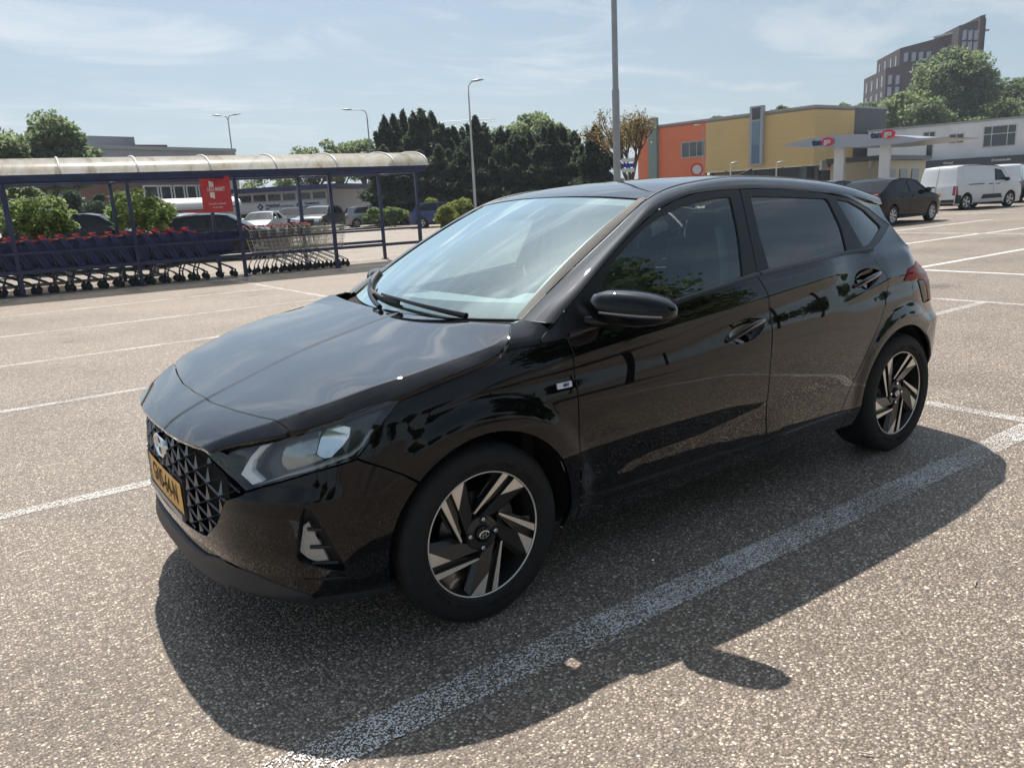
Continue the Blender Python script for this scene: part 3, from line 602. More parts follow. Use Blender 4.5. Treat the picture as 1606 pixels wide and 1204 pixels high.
# ---- headlamps
DRL=[(0.701,0.707),(0.662,0.699),(0.626,0.666),(0.591,0.613),(0.602,0.607),(0.642,0.587),(0.678,0.597),(0.630,0.625),(0.638,0.654),(0.670,0.687)]
BOWL=[(0.733,0.656),(0.745,0.683),(0.773,0.719),(0.832,0.736),(0.896,0.742),(0.927,0.746),(0.963,0.754),(0.999,0.744),(0.991,0.717),(0.967,0.693),(0.931,0.668),(0.892,0.656),(0.820,0.636),(0.761,0.625),(0.737,0.638)]
PROJ=[(0.733,0.656),(0.745,0.683),(0.773,0.719),(0.832,0.736),(0.896,0.742),(0.872,0.676),(0.896,0.658),(0.820,0.636),(0.761,0.625),(0.737,0.638)]
CHR=[(0.892,0.717),(0.923,0.748),(0.963,0.754),(0.999,0.744),(0.991,0.717),(0.967,0.693),(0.923,0.662),(0.900,0.660),(0.872,0.672)]
TRIMH=[(0.646,0.583),(0.773,0.619),(0.864,0.638),(0.991,0.672),(1.022,0.693),(1.066,0.740),(1.058,0.740),(1.015,0.695),(0.983,0.677),(0.864,0.648),(0.773,0.625)]
for sg in (-1,1):
    hl_=empty('headlamp',(0,0,0),parent=CAR)
    panel('lamp_lens',fside,[shrink(LAMP,.002)],M_LENS,hl_,step=.02,thick=0,sgn=sg,off=0)
    panel('lamp_housing',fside,[LAMP],mat('lamp_housing',(.04,.045,.053),rough=.15) if sg<0 else bpy.data.materials['lamp_housing'],hl_,step=.02,thick=0,sgn=sg,off=-.062)
    loop_wall('lamp_wall',fside,LAMP,-.003,-.064,M_GLOSS,hl_,sg)
    panel('daylight_lamp',fside,[DRL],mat('daylight_white',(.88,.88,.88),rough=.25) if sg<0 else bpy.data.materials['daylight_white'],hl_,step=.012,thick=.02,sgn=sg,off=-.014)
    c=np.mean(np.array(PROJ),0)
    def dish(a,b,off=0.,c=c): 
        r=np.hypot((a-c[0])/.12,(b-c[1])/.075); return fside(a,b,off-.018-.02*(1-np.minimum(r,1)**2)*-1)
    panel('projector_bowl',lambda a,b,off=0.:dish(a,b,off-.03),[PROJ],M_PROJ,hl_,step=.012,thick=.02,sgn=sg)
    c2=np.mean(np.array(CHR),0)
    panel('chrome_reflector',lambda a,b,off=0.:fside(a,b,off-.05+.9*((a-c2[0])**2+1.5*(b-c2[1])**2)),[CHR],M_REFL,hl_,step=.006,thick=.008,sgn=sg)
    panel('lamp_chrome_trim',fside,[TRIMH],M_SATIN,hl_,step=.01,thick=.02,sgn=sg,off=-.012)
# ---- front wings, doors, quarters
for sg in (-1,1):
    fl=[(1.176,.8285)]+[(a,b-.003) for a,b in FEND_TOP]+[(1.70,.978),(1.772,.962),(1.694,.919),(1.702,.903),(1.756,.905),(1.801,.909),(1.815,.856),(1.811,.764),(1.815,.723),(1.807,.523),(1.830,.30),(1.835,.21),(1.775,.215)]+wh(arc(*AF,-14.5,134.,30))+[(1.135,.596),(1.072,.631),(1.006,.665),(1.052,.712),(1.105,.766)]
    panel('front_wing',fside,[fl],M_PAINT,CAR,step=.018,estep=.012,thick=.02,sgn=sg,extra=CREASE)
    # black corner trim at the foot of the pillar
    tl=[(1.702,.921),(1.708,.908),(1.756,.910),(1.800,.914),(1.830,.995),(1.778,.960)]
    panel('pillar_corner_trim',fside,[tl],M_TRIM,CAR,step=.02,thick=.01,sgn=sg)
    HF=cr([(2.605,.790),(2.655,.838),(2.735,.861),(2.82,.853),(2.853,.835),(2.835,.80),(2.765,.768),(2.69,.764),(2.63,.772),(2.605,.790)],3)[:-1]
    HR_=cr([(3.525,.905),(3.575,.962),(3.67,.979),(3.755,.966),(3.777,.948),(3.74,.92),(3.665,.886),(3.585,.884),(3.525,.905)],3)[:-1]
    fd=[(1.809,.913),(1.823,.856),(1.819,.764),(1.823,.723),(1.815,.523),(1.838,.293),(2.108,.281),(2.600,.283),(2.868,.294),(2.879,.33),(2.870,.40),(2.864,.49),(2.876,.648),(2.895,.799),(2.887,.936),(2.867,.983),(2.849,1.019),(2.636,.995),(2.398,.970),(2.1,.938),(1.95,.925)]
    D1=empty('front_door',(0,0,0),parent=CAR)
    panel('door_skin',fside,[fd,HF],M_PAINT,D1,step=.018,estep=.012,thick=.02,sgn=sg,extra=CREASE)
    rd=[(2.874,.296),(3.0,.312),(3.365,.321),(3.43,.322),(3.448,.345),(3.496,.417),(3.591,.544),(3.682,.660),(3.729,.711),(3.785,.795),(3.824,.876),(3.820,.934),(3.777,.983),(3.737,1.046),(3.6,1.052),(3.313,1.049),(3.012,1.028),(2.857,1.019),(2.875,.983),(2.895,.936),(2.903,.799),(2.884,.648),(2.872,.49),(2.878,.40),(2.887,.33)]
    D2=empty('rear_door',(0,0,0),parent=CAR)
    panel('door_skin',fside,[rd,HR_],M_PAINT,D2,step=.018,estep=.012,thick=.02,sgn=sg,extra=CREASE)
    for D,H_,dirn,w in ((D1,HF,((2.603,.786),(2.68,.812),(2.77,.835),(2.851,.842)),.0135),(D2,HR_,((3.530,.906),(3.60,.925),(3.69,.942),(3.772,.951)),.0135)):
        c=np.mean(np.array(H_),0)
        panel('handle_cup',lambda a,b,off=0.,c=c:fside(a,b,off-.034*(1-np.clip(np.hypot((a-c[0])/.13,(b-c[1])/.052),0,1)**2)),[H_],M_PAINT,D,step=.012,thick=0,sgn=sg)
        mb=MB(); pts=cr([(a,b) for a,b in dirn],5); L=[fside(np.array([a]),np.array([b]),.004+.017*math.sin(PI*i/(len(pts)-1))**.7)[0]*[1,sg,1] for i,(a,b) in enumerate(pts)]
        # flattened bar
        vs=[];n=10
        for i,q in enumerate(L):
            k=math.sin(PI*min(1,(i+.8)/(len(L)+.6)))**.35
            for j in range(n): w_=2*PI*j/n; vs.append((q[0],q[1]+sg*.009*k*math.cos(w_),q[2]+w*k*math.sin(w_)))
        mb.add(vs,[(i*n+j,i*n+(j+1)%n,(i+1)*n+(j+1)%n,(i+1)*n+j) for i in range(len(L)-1) for j in range(n)],0,True); mb.add(vs[:n],[tuple(range(n))]); mb.add(vs[-n:],[tuple(range(n))])
        mb.build('door_handle',M_PAINT,D)
    # sills
    sl=[(1.838,.289),(2.108,.277),(2.600,.279),(2.874,.291),(3.0,.308),(3.365,.317),(3.50,.318),(3.50,.225),(2.909,.215),(2.501,.213),(1.970,.208),(1.84,.208)]
    panel('sill',fside,[sl],M_PAINT,CAR,step=.02,thick=.03,sgn=sg)
    qa=wh([(AR[0]+(AR[2]+.020*sst(80,15,th))*math.cos(math.radians(th)),AR[1]+(AR[2]+.020*sst(80,15,th))*math.sin(math.radians(th))) for th in np.linspace(192,3,34)])
    ql=[(3.741,1.044),(3.781,.983),(3.824,.934),(3.830,.876),(3.789,.795),(3.733,.709),(3.686,.657),(3.595,.540),(3.500,.413),(3.452,.341),(3.44,.322),(3.504,.318),(3.504,.226)]+qa+[(float(s_of_x(2.955)),.32),(float(s_of_x(2.965)),.40),(4.31,.62),(4.19,.757),(4.155,.84),(4.13,.882),(3.979,.888),(4.034,.944),(4.20,.972),(4.40,.955)]
    ql+=wh([(2.87,.985),(2.80,1.03),(2.735,1.06),(2.705,1.12),(2.675,1.20),(2.69,1.266),(2.40,1.317),(2.135,1.348),(2.333,1.314),(2.522,1.254),(2.678,1.158),(2.495,1.092),(2.355,1.054)])
    panel('rear_wing',fquart,[ql],M_PAINT,CAR,step=.018,estep=.012,thick=.02,sgn=sg,extra=CREASE)
    tl=[(3.985,.891),(4.038,.940),(4.20,.968),(4.43,.951),(4.49,.947),(4.49,.74),(4.36,.75),(4.272,.764),(4.266,.83),(4.22,.873),(4.133,.885)]
    panel('tail_lamp',fside,[tl],M_RED,CAR,step=.015,thick=.03,sgn=sg,off=.006)
    tb=[(4.137,.880),(4.217,.868),(4.260,.83),(4.266,.765),(4.19,.758),(4.155,.84)]
    panel('tail_lamp_dark',fside,[tb],M_GLOSS,CAR,step=.015,thick=.02,sgn=sg,off=.004)
    # ---- glasshouse
    f1=[(1.0,0)]
    FL=[(.425,1.010),(.517,1.064),(.674,1.154),(.827,1.234),(.995,1.308),(1.124,1.345),(1.270,1.369),(1.425,1.377),(1.538,1.376),(1.496,1.193),(1.466,1.010),(1.248,.988),(.921,.953),(.65,.93),(.40,.905),(.36,.93)]
    FGL=[(.615,1.073),(.696,1.145),(.795,1.197),(.891,1.245),(1.011,1.288),(1.155,1.323),(1.287,1.340),(1.404,1.348),(1.466,1.346),(1.430,1.19),(1.374,1.014),(1.128,.999),(.933,.982),(.75,.966),(.61,.955)]
    panel('window_frame',glass_s,[FL,FGL],M_TRIM,D1,step=.03,thick=.012,sgn=sg); panel('window',glass_s,[shrink(FGL,-.006)],M_SIDEG,D1,step=.04,thick=0,sgn=sg,off=-.007)
    RL=[(1.472,1.012),(1.503,1.193),(1.546,1.376),(1.828,1.366),(2.122,1.339),(2.329,1.305),(2.516,1.245),(2.664,1.157),(2.489,1.090),(2.338,1.048),(2.173,1.048),(1.951,1.042),(1.639,1.015)]
    RGL=[(1.594,1.346),(1.882,1.332),(2.140,1.313),(2.156,1.296),(2.176,1.182),(2.161,1.065),(1.846,1.046),(1.555,1.027),(1.561,1.189)]
    QGL=[(2.212,1.309),(2.326,1.292),(2.456,1.245),(2.56,1.165),(2.555,1.15),(2.389,1.088),(2.302,1.075),(2.248,1.208)]
    panel('window_frame',glass_s,[RL,RGL,QGL],M_TRIM,D2,step=.03,thick=.012,sgn=sg)
    panel('window',glass_s,[shrink(RGL,-.006)],M_PRIV,D2,step=.04,thick=0,sgn=sg,off=-.007); panel('quarter_window',glass_s,[shrink(QGL,-.006)],M_PRIV,D2,step=.04,thick=0,sgn=sg,off=-.007)
    # belt moulding (shoulder of the door to the foot of the glass)
    for D,xs in ((D1,np.linspace(.40,1.462,24)),(D2,np.linspace(1.47,2.36,20))):
        zb=np.interp(xs,[.40,.56,.91,1.22,1.44,1.60,1.90,2.15,2.36],[.911,.930,.959,.992,1.017,1.026,1.047,1.052,1.050])
        A=shell(s_of_x(xs),zb,.001); G_=glass_s(xs,zb+.016,.006); Mi=.45*A+.55*G_; Mi[:,1]+=.006; Mi[:,2]+=.004
        P=np.stack([A,Mi,G_],1); P[...,1]*=sg; mb=MB(); mb.grid(P,0,True); mb.build('belt_moulding',M_TRIM,D)
    # painted rail over the doors
    t=np.linspace(0,len(RI)-1,90); I=np.stack([Pch(range(len(RI)),RI[:,k])(t) for k in range(3)],1); O=np.stack([Pch(range(len(RO)),RO[:,k])(t) for k in range(3)],1)
    Cn=np.stack([(I[:,0]+O[:,0])/2,I[:,1]*.25+O[:,1]*.75,I[:,2]*.80+O[:,2]*.20+.004],1); P=[]
    for u in np.linspace(0,1,13): P.append((1-u)**2*I+2*u*(1-u)*Cn+u*u*O)
    P=np.stack(P,1); Oin=O.copy(); Oin[:,1]-=.02; Iin=I.copy(); Iin[:,2]-=.02; P[...,1]*=sg; Oin[:,1]*=sg; Iin[:,1]*=sg
    mb=MB(); mb.grid(P,0,True,flip=sg<0); mb.grid(np.stack([O*[1,sg,1],Oin],1),0,False); mb.grid(np.stack([I*[1,sg,1],Iin],1),0,False); mb.build('roof_rail',M_PAINT,CAR)
    # windscreen side moulding
    tt=np.linspace(0,1,40); A=wind(tt,np.full(40,.965),.004); Bq=np.stack([_pI(tt,k) for k in range(3)],1); Bq[:,2]+=.003; P=np.stack([A,.5*(A+Bq)+[0,0,.004],Bq],1); P[...,1]*=sg; mb=MB(); mb.grid(P,0,True); mb.build('windscreen_moulding',mat('grey_moulding',(.05,.048,.046),rough=.6,bump=.3,bscale=500) if sg<0 else bpy.data.materials['grey_moulding'],CAR)
    # roof ditch moulding
    xs=np.linspace(1.02,2.70,50); ye=_ri[0](xs); ze=_ri[1](xs); P=np.stack([np.stack([xs,(ye-.006)*sg,ze+.002],1),np.stack([xs,ye*sg,ze+.0045],1),np.stack([xs,(ye+.005)*sg,ze+.002],1)],1); mb=MB(); mb.grid(P,0,True); mb.build('roof_moulding',M_MATTE,CAR)
    # mirror
    mir=empty('door_mirror',(0,0,0),parent=D1)
    secs=[(.845,.553,.060,1.003,.046),(.860,.550,.068,1.005,.055),(.90,.560,.072,1.004,.061),(.95,.577,.072,1.001,.063),(1.0,.595,.070,.998,.060),(1.04,.610,.066,.996,.052),(1.075,.625,.057,.994,.039),(1.093,.634,.042,.992,.025),(1.102,.640,.02,.991,.01)]
    n=20; vs=[]
    for yy,xc,hx,zc,hz in secs:
        for k in range(n):
            w=2*PI*k/n; cx,cz=math.cos(w),math.sin(w); e=.75; x=xc+hx*abs(cx)**e*(1 if cx>0 else -1)*(.85 if cx>0 else 1.0); z=zc+hz*abs(cz)**.85*(1 if cz>0 else -1); vs.append((x,sg*yy,z))
    fs=[(i*n+k,i*n+(k+1)%n,(i+1)*n+(k+1)%n,(i+1)*n+k) for i in range(len(secs)-1) for k in range(n)]+[tuple(range(n)),tuple(range((len(secs)-1)*n,len(secs)*n))]
    if sg>0: fs=[f[::-1] for f in fs]
    o=pydata('mirror_shell',vs,fs,M_PAINT,mir,smooth=True); 
    mb=MB(); mb.tube([(.49,sg*.80,.955),(.515,sg*.845,.952),(.55,sg*.89,.948),(.58,sg*.95,.942)],[.022,.02,.018,.006],10); mb.tube([(.54,sg*.80,.965),(.56,sg*.85,.968),(.58,sg*.92,.972)],[.034,.038,.03],10); mb.build('mirror_foot',M_GLOSS,mir)
    # turn repeater strip along the front of the shell
    mb=MB(); L=[(xc-hx*.985,sg*yy,zc-.012) for yy,xc,hx,zc,hz in secs[2:-1]]; mb.tube(L,.0045,6); mb.build('mirror_repeater',M_SATIN,mir)
    mb=MB(); mb.add([(xc+hx*.86,sg*yy,zc+s_*hz*.8) for yy,xc,hx,zc,hz in secs[1:-2] for s_ in (-1,1)],[(2*i,2*i+1,2*i+3,2*i+2) for i in range(5)]); mb.build('mirror_glass',M_REFL,mir)
    # small badge
    if sg<0:
        mb=MB(); q=[fside(np.array([a]),np.array([b]),.0045)[0]*[1,sg,1] for a,b in ((1.732,.749),(1.795,.749),(1.795,.768),(1.732,.768))]; nn=np.array([0,.0045,0]); mb.prism(q,nn,0)
        lettering(mb,'48V',.0165,(np.mean([p_[0] for p_ in q])+.004,q[0][1]-.0006,.7585),(1,0,0),(0,0,1),1,.0008,bold=.0004)
        mb.build('side_badge',[M_WHITE,M_EU],CAR)
# ---- roof, windscreen, tail
xs=np.linspace(1.03,2.72,40); sd=[(float(x),float(_ri[0](x))-.005) for x in xs]; ft=[(.991+.036*v*v,.584*v) for v in np.linspace(-1,1,21)]
bk=[(2.86-.14*v*v,.585*v) for v in np.linspace(1,-1,15)]
panel('roof',roof,[ft+sd[1:]+bk[1:-1]+[(x,-y) for x,y in sd[::-1]][:-1]],M_PAINT,CAR,step=.03,estep=.02,thick=.02)
panel('headliner',lambda a,b,off=0.:roof(a,b,off-.03),[ft+sd[1:]+bk[1:-1]+[(x,-y) for x,y in sd[::-1]][:-1]],M_INTL,CAR,step=.08,estep=.06,thick=0)
wl=[(0,v) for v in np.linspace(-.615,.615,25)]+[(t_,.615) for t_ in np.linspace(.05,.793,18)]+[(.793,v) for v in np.linspace(.615,-.615,25)][1:]+[(t_,-.615) for t_ in np.linspace(.76,.05,18)]
panel('windscreen',fwind,[wl],M_WS,CAR,step=.04,thick=0)
fi=[(.088,-.585),(.088,.585),(.11,.592),(.73,.592),(.745,.575),(.745,.10),(.66,.085),(.655,-.085),(.745,-.10),(.745,-.575),(.73,-.592),(.11,-.592)]
panel('windscreen_frit',fwind,[wl,fi],M_TRIM,CAR,step=.04,thick=0,off=-.004)
mb=MB(); P=np.stack([np.stack([np.array([.155+.165*v*v-.05,.69*v*1.03,.925+.012*v*v]) for v in np.linspace(-1,1,21)]),np.stack([np.array([.155+.165*v*v+.012,.69*v,.957+.012*v*v]) for v in np.linspace(-1,1,21)])],1); mb.grid(P); mb.build('scuttle_panel',M_DARK,CAR)
# wipers
def wpt(t_,v,o): return wind(np.array([t_]),np.array([v]),o)[0]
for blade,arm in (([(.075,.60),(.062,.35),(.050,.12),(.046,-.02)],[(-.015,-.70),(.015,-.45),(.045,-.10),(.058,.22)]),([(.19,.965),(.12,.80),(.08,.62),(.055,.42)],[(-.01,.10),(.02,.30),(.06,.52),(.11,.74)])):
    wp=empty('wiper',(0,0,0),parent=CAR); mb=MB(); mb.tube([wpt(a,b,.012) for a,b in cr(blade,4)],.009,6); mb.tube([wpt(a,b,.003) for a,b in cr(blade,4)],.004,4); mb.build('wiper_blade',M_MATTE,wp)
    mb=MB(); mb.tube([wpt(a,b,o) for (a,b),o in zip(cr(arm,4),np.linspace(.02,.03,13))],list(np.linspace(.012,.006,13)),6); mb.build('wiper_arm',M_GLOSS,wp)
# spoiler, tailgate, rear bumper
mb=MB(); vs=np.linspace(-1,1,25)
P=[[(2.862-.14*v*v,.585*v,roofz(np.array([2.862-.14*v*v]),np.array([.585*v]))[0]) for v in vs],[(2.90-.12*v*v,.60*v,1.335-.06*v*v) for v in vs],[(2.87-.10*v*v,.60*v,1.30-.05*v*v) for v in vs]]
mb.grid(np.array(P).transpose(1,0,2)); mb.build('roof_spoiler',M_PAINT,CAR)
mb=MB(); P=[[(2.79-.125*v*v,.615*v,1.295-.03*abs(v)) for v in vs],[(2.83-.15*v*v,.675*v,1.165) for v in vs],[(2.87-.165*v*v,.725*v,1.06) for v in vs]]
mb.grid(np.array(P).transpose(1,0,2)); mb.build('rear_window',M_PRIV,CAR)
mb=MB(); P=[[(2.87-.165*v*v,.725*v,1.06) for v in vs],[(2.965-.13*v*v,.715*v,1.01) for v in vs],[(3.05-.15*v*v,.71*v,.945) for v in vs],[(3.12-.14*v*v,.70*v,.74) for v in vs]]
mb.grid(np.array(P).transpose(1,0,2)); mb.build('tailgate',M_PAINT,CAR)
rb=[(4.196,.753),(4.313,.622),(float(s_of_x(2.968)),.42),(float(s_of_x(2.958)),.315)]+[(4.40,.29),(SL,.27),(2*SL-4.40,.29)]+[(2*SL-float(s_of_x(2.958)),.315),(2*SL-float(s_of_x(2.968)),.42),(2*SL-4.313,.622),(2*SL-4.196,.753),(2*SL-4.36,.748),(SL,.74),(4.36,.748)]
panel('rear_bumper',frear,[rb],M_PAINT,CAR,step=.025,thick=.02,sgn=1)
mb=MB(); mb.tube([(2.30,0,1.432),(2.35,0,1.446)],[.014,.009],8); mb.tube([(2.35,0,1.446),(2.47,0,1.482)],[.005,.004],6); mb.build('roof_aerial',M_MATTE,CAR)
# ---- hidden structure: floor, bulkheads, inner sides, arches
mb=MB(); mb.box((1.3,0,.235),(3.5,1.5,.05)); mb.box((.27,0,.62),(.05,1.5,.62)); mb.box((-.2,0,.50),(.9,.92,.45)); mb.box((2.72,0,.62),(.45,1.0,.62)); mb.box((-.60,0,.45),(.2,1.0,.4))
for sg in (-1,1):
    mb.box((1.25,sg*.795,.60),(1.68,.03,.68)); mb.box((2.75,sg*.66,.66),(.4,.03,.6))
    for cx,cz,rr,y0 in ((.015,.305,.385,.56),(2.55,.30,.395,.56)):
        A=[[(cx+rr*math.cos(w),sg*yy,cz+rr*math.sin(w)) for yy in (y0,.815)] for w in np.linspace(-.08,PI+.08,24)]; mb.grid(np.array(A),0,False)
        mb.add([(cx+rr*math.cos(w),sg*y0,cz+rr*math.sin(w)) for w in np.linspace(-.08,PI+.08,24)],[tuple(range(24))])
mb.build('underbody',M_DARK,CAR)
# cabin
mb=MB(); D=[]
for v in np.linspace(-1,1,15):
    hump=.05*math.exp(-((v+.52)/.2)**2)
    D.append([(.24+.1*v*v,.70*v,.93),(.45,.71*v,.955+hump*.3),(.62,.72*v,.965+hump),(.72,.72*v,.945+hump),(.74,.72*v,.86),(.70,.72*v,.55)])
mb.grid(np.array(D)); mb.build('dashboard',mat('dashboard_plastic',(.30,.32,.33),rough=.5),CAR)
mb=MB(); c=np.array((.86,-.36,.93)); ax=np.array((.88,0,.40)); ax/=np.linalg.norm(ax); u=np.array((0,1.,0)); w=np.cross(ax,u)
mb.tube([c+.18*(math.cos(a)*u+math.sin(a)*w) for a in np.linspace(0,2*PI,33)],.014,8,cap=False); mb.tube([c-.17*u,c+.17*u],.018,6); mb.tube([c,c-.17*w],.018,6); mb.tube([c,c-.2*ax],.03,8); mb.lathe([(0,-.03),(.05,-.02),(.055,.01)],c,ax,16); mb.build('steering_wheel',M_INT,CAR)
for yy in (-.36,.36):
    s_=empty('front_seat',(1.45,yy,0),parent=CAR)
    o=MB().box((0,0,.45),(.50,.48,.16),taper=.92).build('seat_cushion',M_INT,s_); bevel(o,.04,3)
    o=pydata('seat_back',[(x+dx,y*k,z) for z,x,k in ((.50,.18,1),(.80,.30,1.0),(1.08,.40,.78)) for dx,y in ((-.07,-.24),(-.07,.24),(.07,.24),(.07,-.24))],[(0,1,2,3),(11,10,9,8)]+[(i*4+j,i*4+(j+1)%4,i*4+4+(j+1)%4,i*4+4+j)[::-1] for i in (0,1) for j in range(4)],M_INT,s_); bevel(o,.04,3)
    o=MB().box((.44,0,1.20),(.10,.26,.17),taper=.85).build('headrest',M_INT,s_); bevel(o,.04,3)
    mb=MB(); [mb.tube([(.41,y_,1.05),(.43,y_,1.15)],.007,6) for y_ in (-.06,.06)]; mb.build('headrest_post',M_SATIN,s_)
o=MB().box((2.25,0,.46),(.5,1.3,.16)).box((2.50,0,.80),(.14,1.3,.60)).build('rear_seat',M_INT,CAR); bevel(o,.05,3)
for yy in (-.40,.40): o=MB().box((2.53,yy,1.17),(.10,.24,.15),taper=.85).build('rear_headrest',M_INT,CAR); bevel(o,.03,3)
o=MB().box((1.04,-.02,1.285),(.035,.23,.065)).tube([(1.03,-.02,1.31),(.99,-.02,1.35)],.01,6).build('rear_view_mirror',M_MATTE,CAR); bevel(o,.01,2)
mb=MB(); 
for yy in (-.60,.60): mb.tube([(1.44,yy*1.08,.55),(1.46,yy*1.07,1.05),(1.47,yy,1.22)],.022,6)
mb.build('seat_belt',mat('belt_webbing',(.22,.22,.21),rough=.8),CAR)
# ---- wheels
def make_wheel():
    """axis along -y (outer face towards -y), at origin"""
    W=bpy.data.objects.new('wheel',None); link(W); R=.311
    mb=MB(); pr=[(.212,.012),(.216,-.004),(.222,-.010),(.235,-.0165),(.255,-.0195),(.275,-.0185),(.290,-.013),(.300,-.002),(.3065,.012),(.309,.030),(.309,.165),(.3065,.183),(.300,.197),(.285,.210),(.25,.215),(.215,.205),(.21,.19)]
    mb.lathe(pr,(0,0,0),(0,1,0),96)
    for r0,y0 in ((.228,-.0145),(.286,-.0145),(.262,-.0192)): mb.lathe([(r0-.0022,y0+.0015),(r0,y0-.0014),(r0+.0022,y0+.0015)],(0,0,0),(0,1,0),72)
    for k in range(2):
        for j,ch in enumerate('195/55R16  RADIAL  TUBELESS'):
            if ch==' ': continue
            a=PI*k+.35+j*.062; lettering(mb,ch,.020,(.243*math.cos(a),-.0192,.243*math.sin(a)),(math.sin(a),0,-math.cos(a)),(math.cos(a),0,math.sin(a)),0,.0012)
    # tread blocks
    for k in range(84):
        a=2*PI*k/84
        for y0,y1,da in ((.012,.055,.012),(.062,.092,0),(.100,.130,.02),(.140,.183,.03)):
            A=a+da; d=2*PI/84*.40; P=[]
            for rr in (.303,R):
                for yy,aa in ((y0,A-d),(y1,A-d+.015),(y1,A+d+.015),(y0,A+d)): 
                    r_=rr-(.004 if (yy<.02 or yy>.18) else 0); P.append((r_*math.cos(aa),yy,r_*math.sin(aa)))
            mb.add(P,[(4,5,6,7),(0,1,5,4),(1,2,6,5),(2,3,7,6),(3,0,4,7)])
    mb.build('tyre',M_RUB,W)
    mb=MB(); mb.lathe([(.2175,-.002),(.2165,-.006),(.2125,-.006),(.2115,-.002)],(0,0,0),(0,1,0),80,0); mb.build('rim_edge',M_ALLOY,W)
    mb=MB(); mb.lathe([(.2115,-.003),(.208,.012),(.200,.03),(.195,.19),(.21,.20)],(0,0,0),(0,1,0),64); mb.build('rim_barrel',M_RIMD,W)
    pc=lambda r,a,y:(r*math.cos(math.radians(a)),y,r*math.sin(math.radians(a)))
    sp=MB(); fc=MB()
    for k in range(5):
        o=72*k
        def poly(mb_,pts,depth,mi=0):
            top=[pc(r,a+o,y) for r,a,y in pts]; bot=[pc(r,a+o,y+depth) for r,a,y in pts]; n=len(top)
            mb_.add(top+bot,[tuple(range(n))[::-1]]+[(i,(i+1)%n,n+(i+1)%n,n+i) for i in range(n)],mi)
        # wide spoke: three facets, dropping towards the hub
        A=(.212,51,.0);B=(.212,35,.0);C=(.139,58.5,.002);E=(.086,42,.013);F=(.052,70,.014);G=(.060,105,.010);H=(.15,40,.008)
        poly(sp,[B,A,C],.03); poly(sp,[B,C,E],.03); poly(sp,[E,C,G,F],.03); poly(sp,[(.212,35,.001),(.086,42,.014),(.10,33,.024),(.20,30,.02)],.015)
        poly(fc,[(.2118,50.5,-.0012),(.2118,35.5,-.0012),(.141,57.8,.0006)],.001)
        # blade
        poly(sp,[(.213,65.5,.0),(.213,58,.0),(.080,109,.006),(.090,113,.006)],.028); poly(fc,[(.2125,65,-.0012),(.2125,58.5,-.0012),(.083,108.6,.0045),(.088,112,.0045)],.001)
        # floor of the slot between
        poly(sp,[(.212,50,.014),(.212,59,.014),(.083,109,.016),(.137,58,.014)],.012)
        poly(sp,[(.212,56,.018),(.212,72,.018),(.17,74,.03),(.12,90,.03)],.01)
    sp.lathe([(.062,.045),(.062,.012),(.056,.009),(.030,.010)],(0,0,0),(0,1,0),40)
    sp.build('spokes',M_RIMD,W); fc.build('spoke_faces',M_ALLOY,W)
    for a in (85,-3,-93,177):
        mb=MB(); c=pc(.050,a,.0); mb.lathe([(.0135,.0165),(.0135,.006),(.0115,.006),(.0105,.014)],(c[0],0,c[2]),(0,1,0),16,1); mb.lathe([(.0085,.014),(.0085,.003),(.006,.001),(0,.001)],(c[0],0,c[2]),(0,1,0),6,0,sm=False); mb.build('wheel_bolt',[M_CHROME,M_GLOSS],W)
    mb=MB(); mb.lathe([(.030,.012),(.030,.002),(.027,-.001),(0,-.002)],(0,0,0),(0,1,0),32,0); n=28
    mb.add([pc(1,0,0) for _ in ()],[]); rg=[]
    for s_,y in ((1.,-.0025),(.8,-.003)): rg+= [(.0205*s_*math.cos(2*PI*i/n),y,.0135*s_*math.sin(2*PI*i/n)) for i in range(n)]
    mb.add(rg,[(i,(i+1)%n,n+(i+1)%n,n+i) for i in range(n)],1)
    for x0 in (-.0075,.0055): mb.prism([(x0-.003,-.002,-.009),(x0+.002,-.002,-.009),(x0+.005,-.002,.009),(x0,-.002,.009)],(0,-.0014,0),1)
    mb.prism([(-.006,-.002,-.003),(.007,-.002,0),(.007,-.002,.0035),(-.006,-.002,.0005)],(0,-.0014,0),1)
    mb.build('hub_cap',[M_GLOSS,M_CHROME],W)
    mb=MB(); mb.lathe([(.13,.075),(.13,.068),(.075,.068),(.075,.05),(.05,.05)],(0,0,0),(0,1,0),48); mb.build('brake_disc',M_DISC,W)
    mb=MB(); mb.add([],[]); P=[[(r*math.cos(a),y,r*math.sin(a)) for r,y in ((.09,.05),(.155,.05),(.155,.095))] for a in np.linspace(-.45,.45,9)]; mb.grid(np.array(P)); mb.build('brake_caliper',M_SATIN,W)
    return W
W0=make_wheel()
def put_wheel(w,x,sg,spin):
    w.parent=CAR; w.location=(x,sg*.852,.309); w.rotation_euler=(0,spin,0 if sg<0 else PI); return w
put_wheel(W0,.0,-1,0)
put_wheel(copy_tree(W0),2.578,-1,math.radians(0)); put_wheel(copy_tree(W0),0.,1,.4); put_wheel(copy_tree(W0),2.578,1,1.)

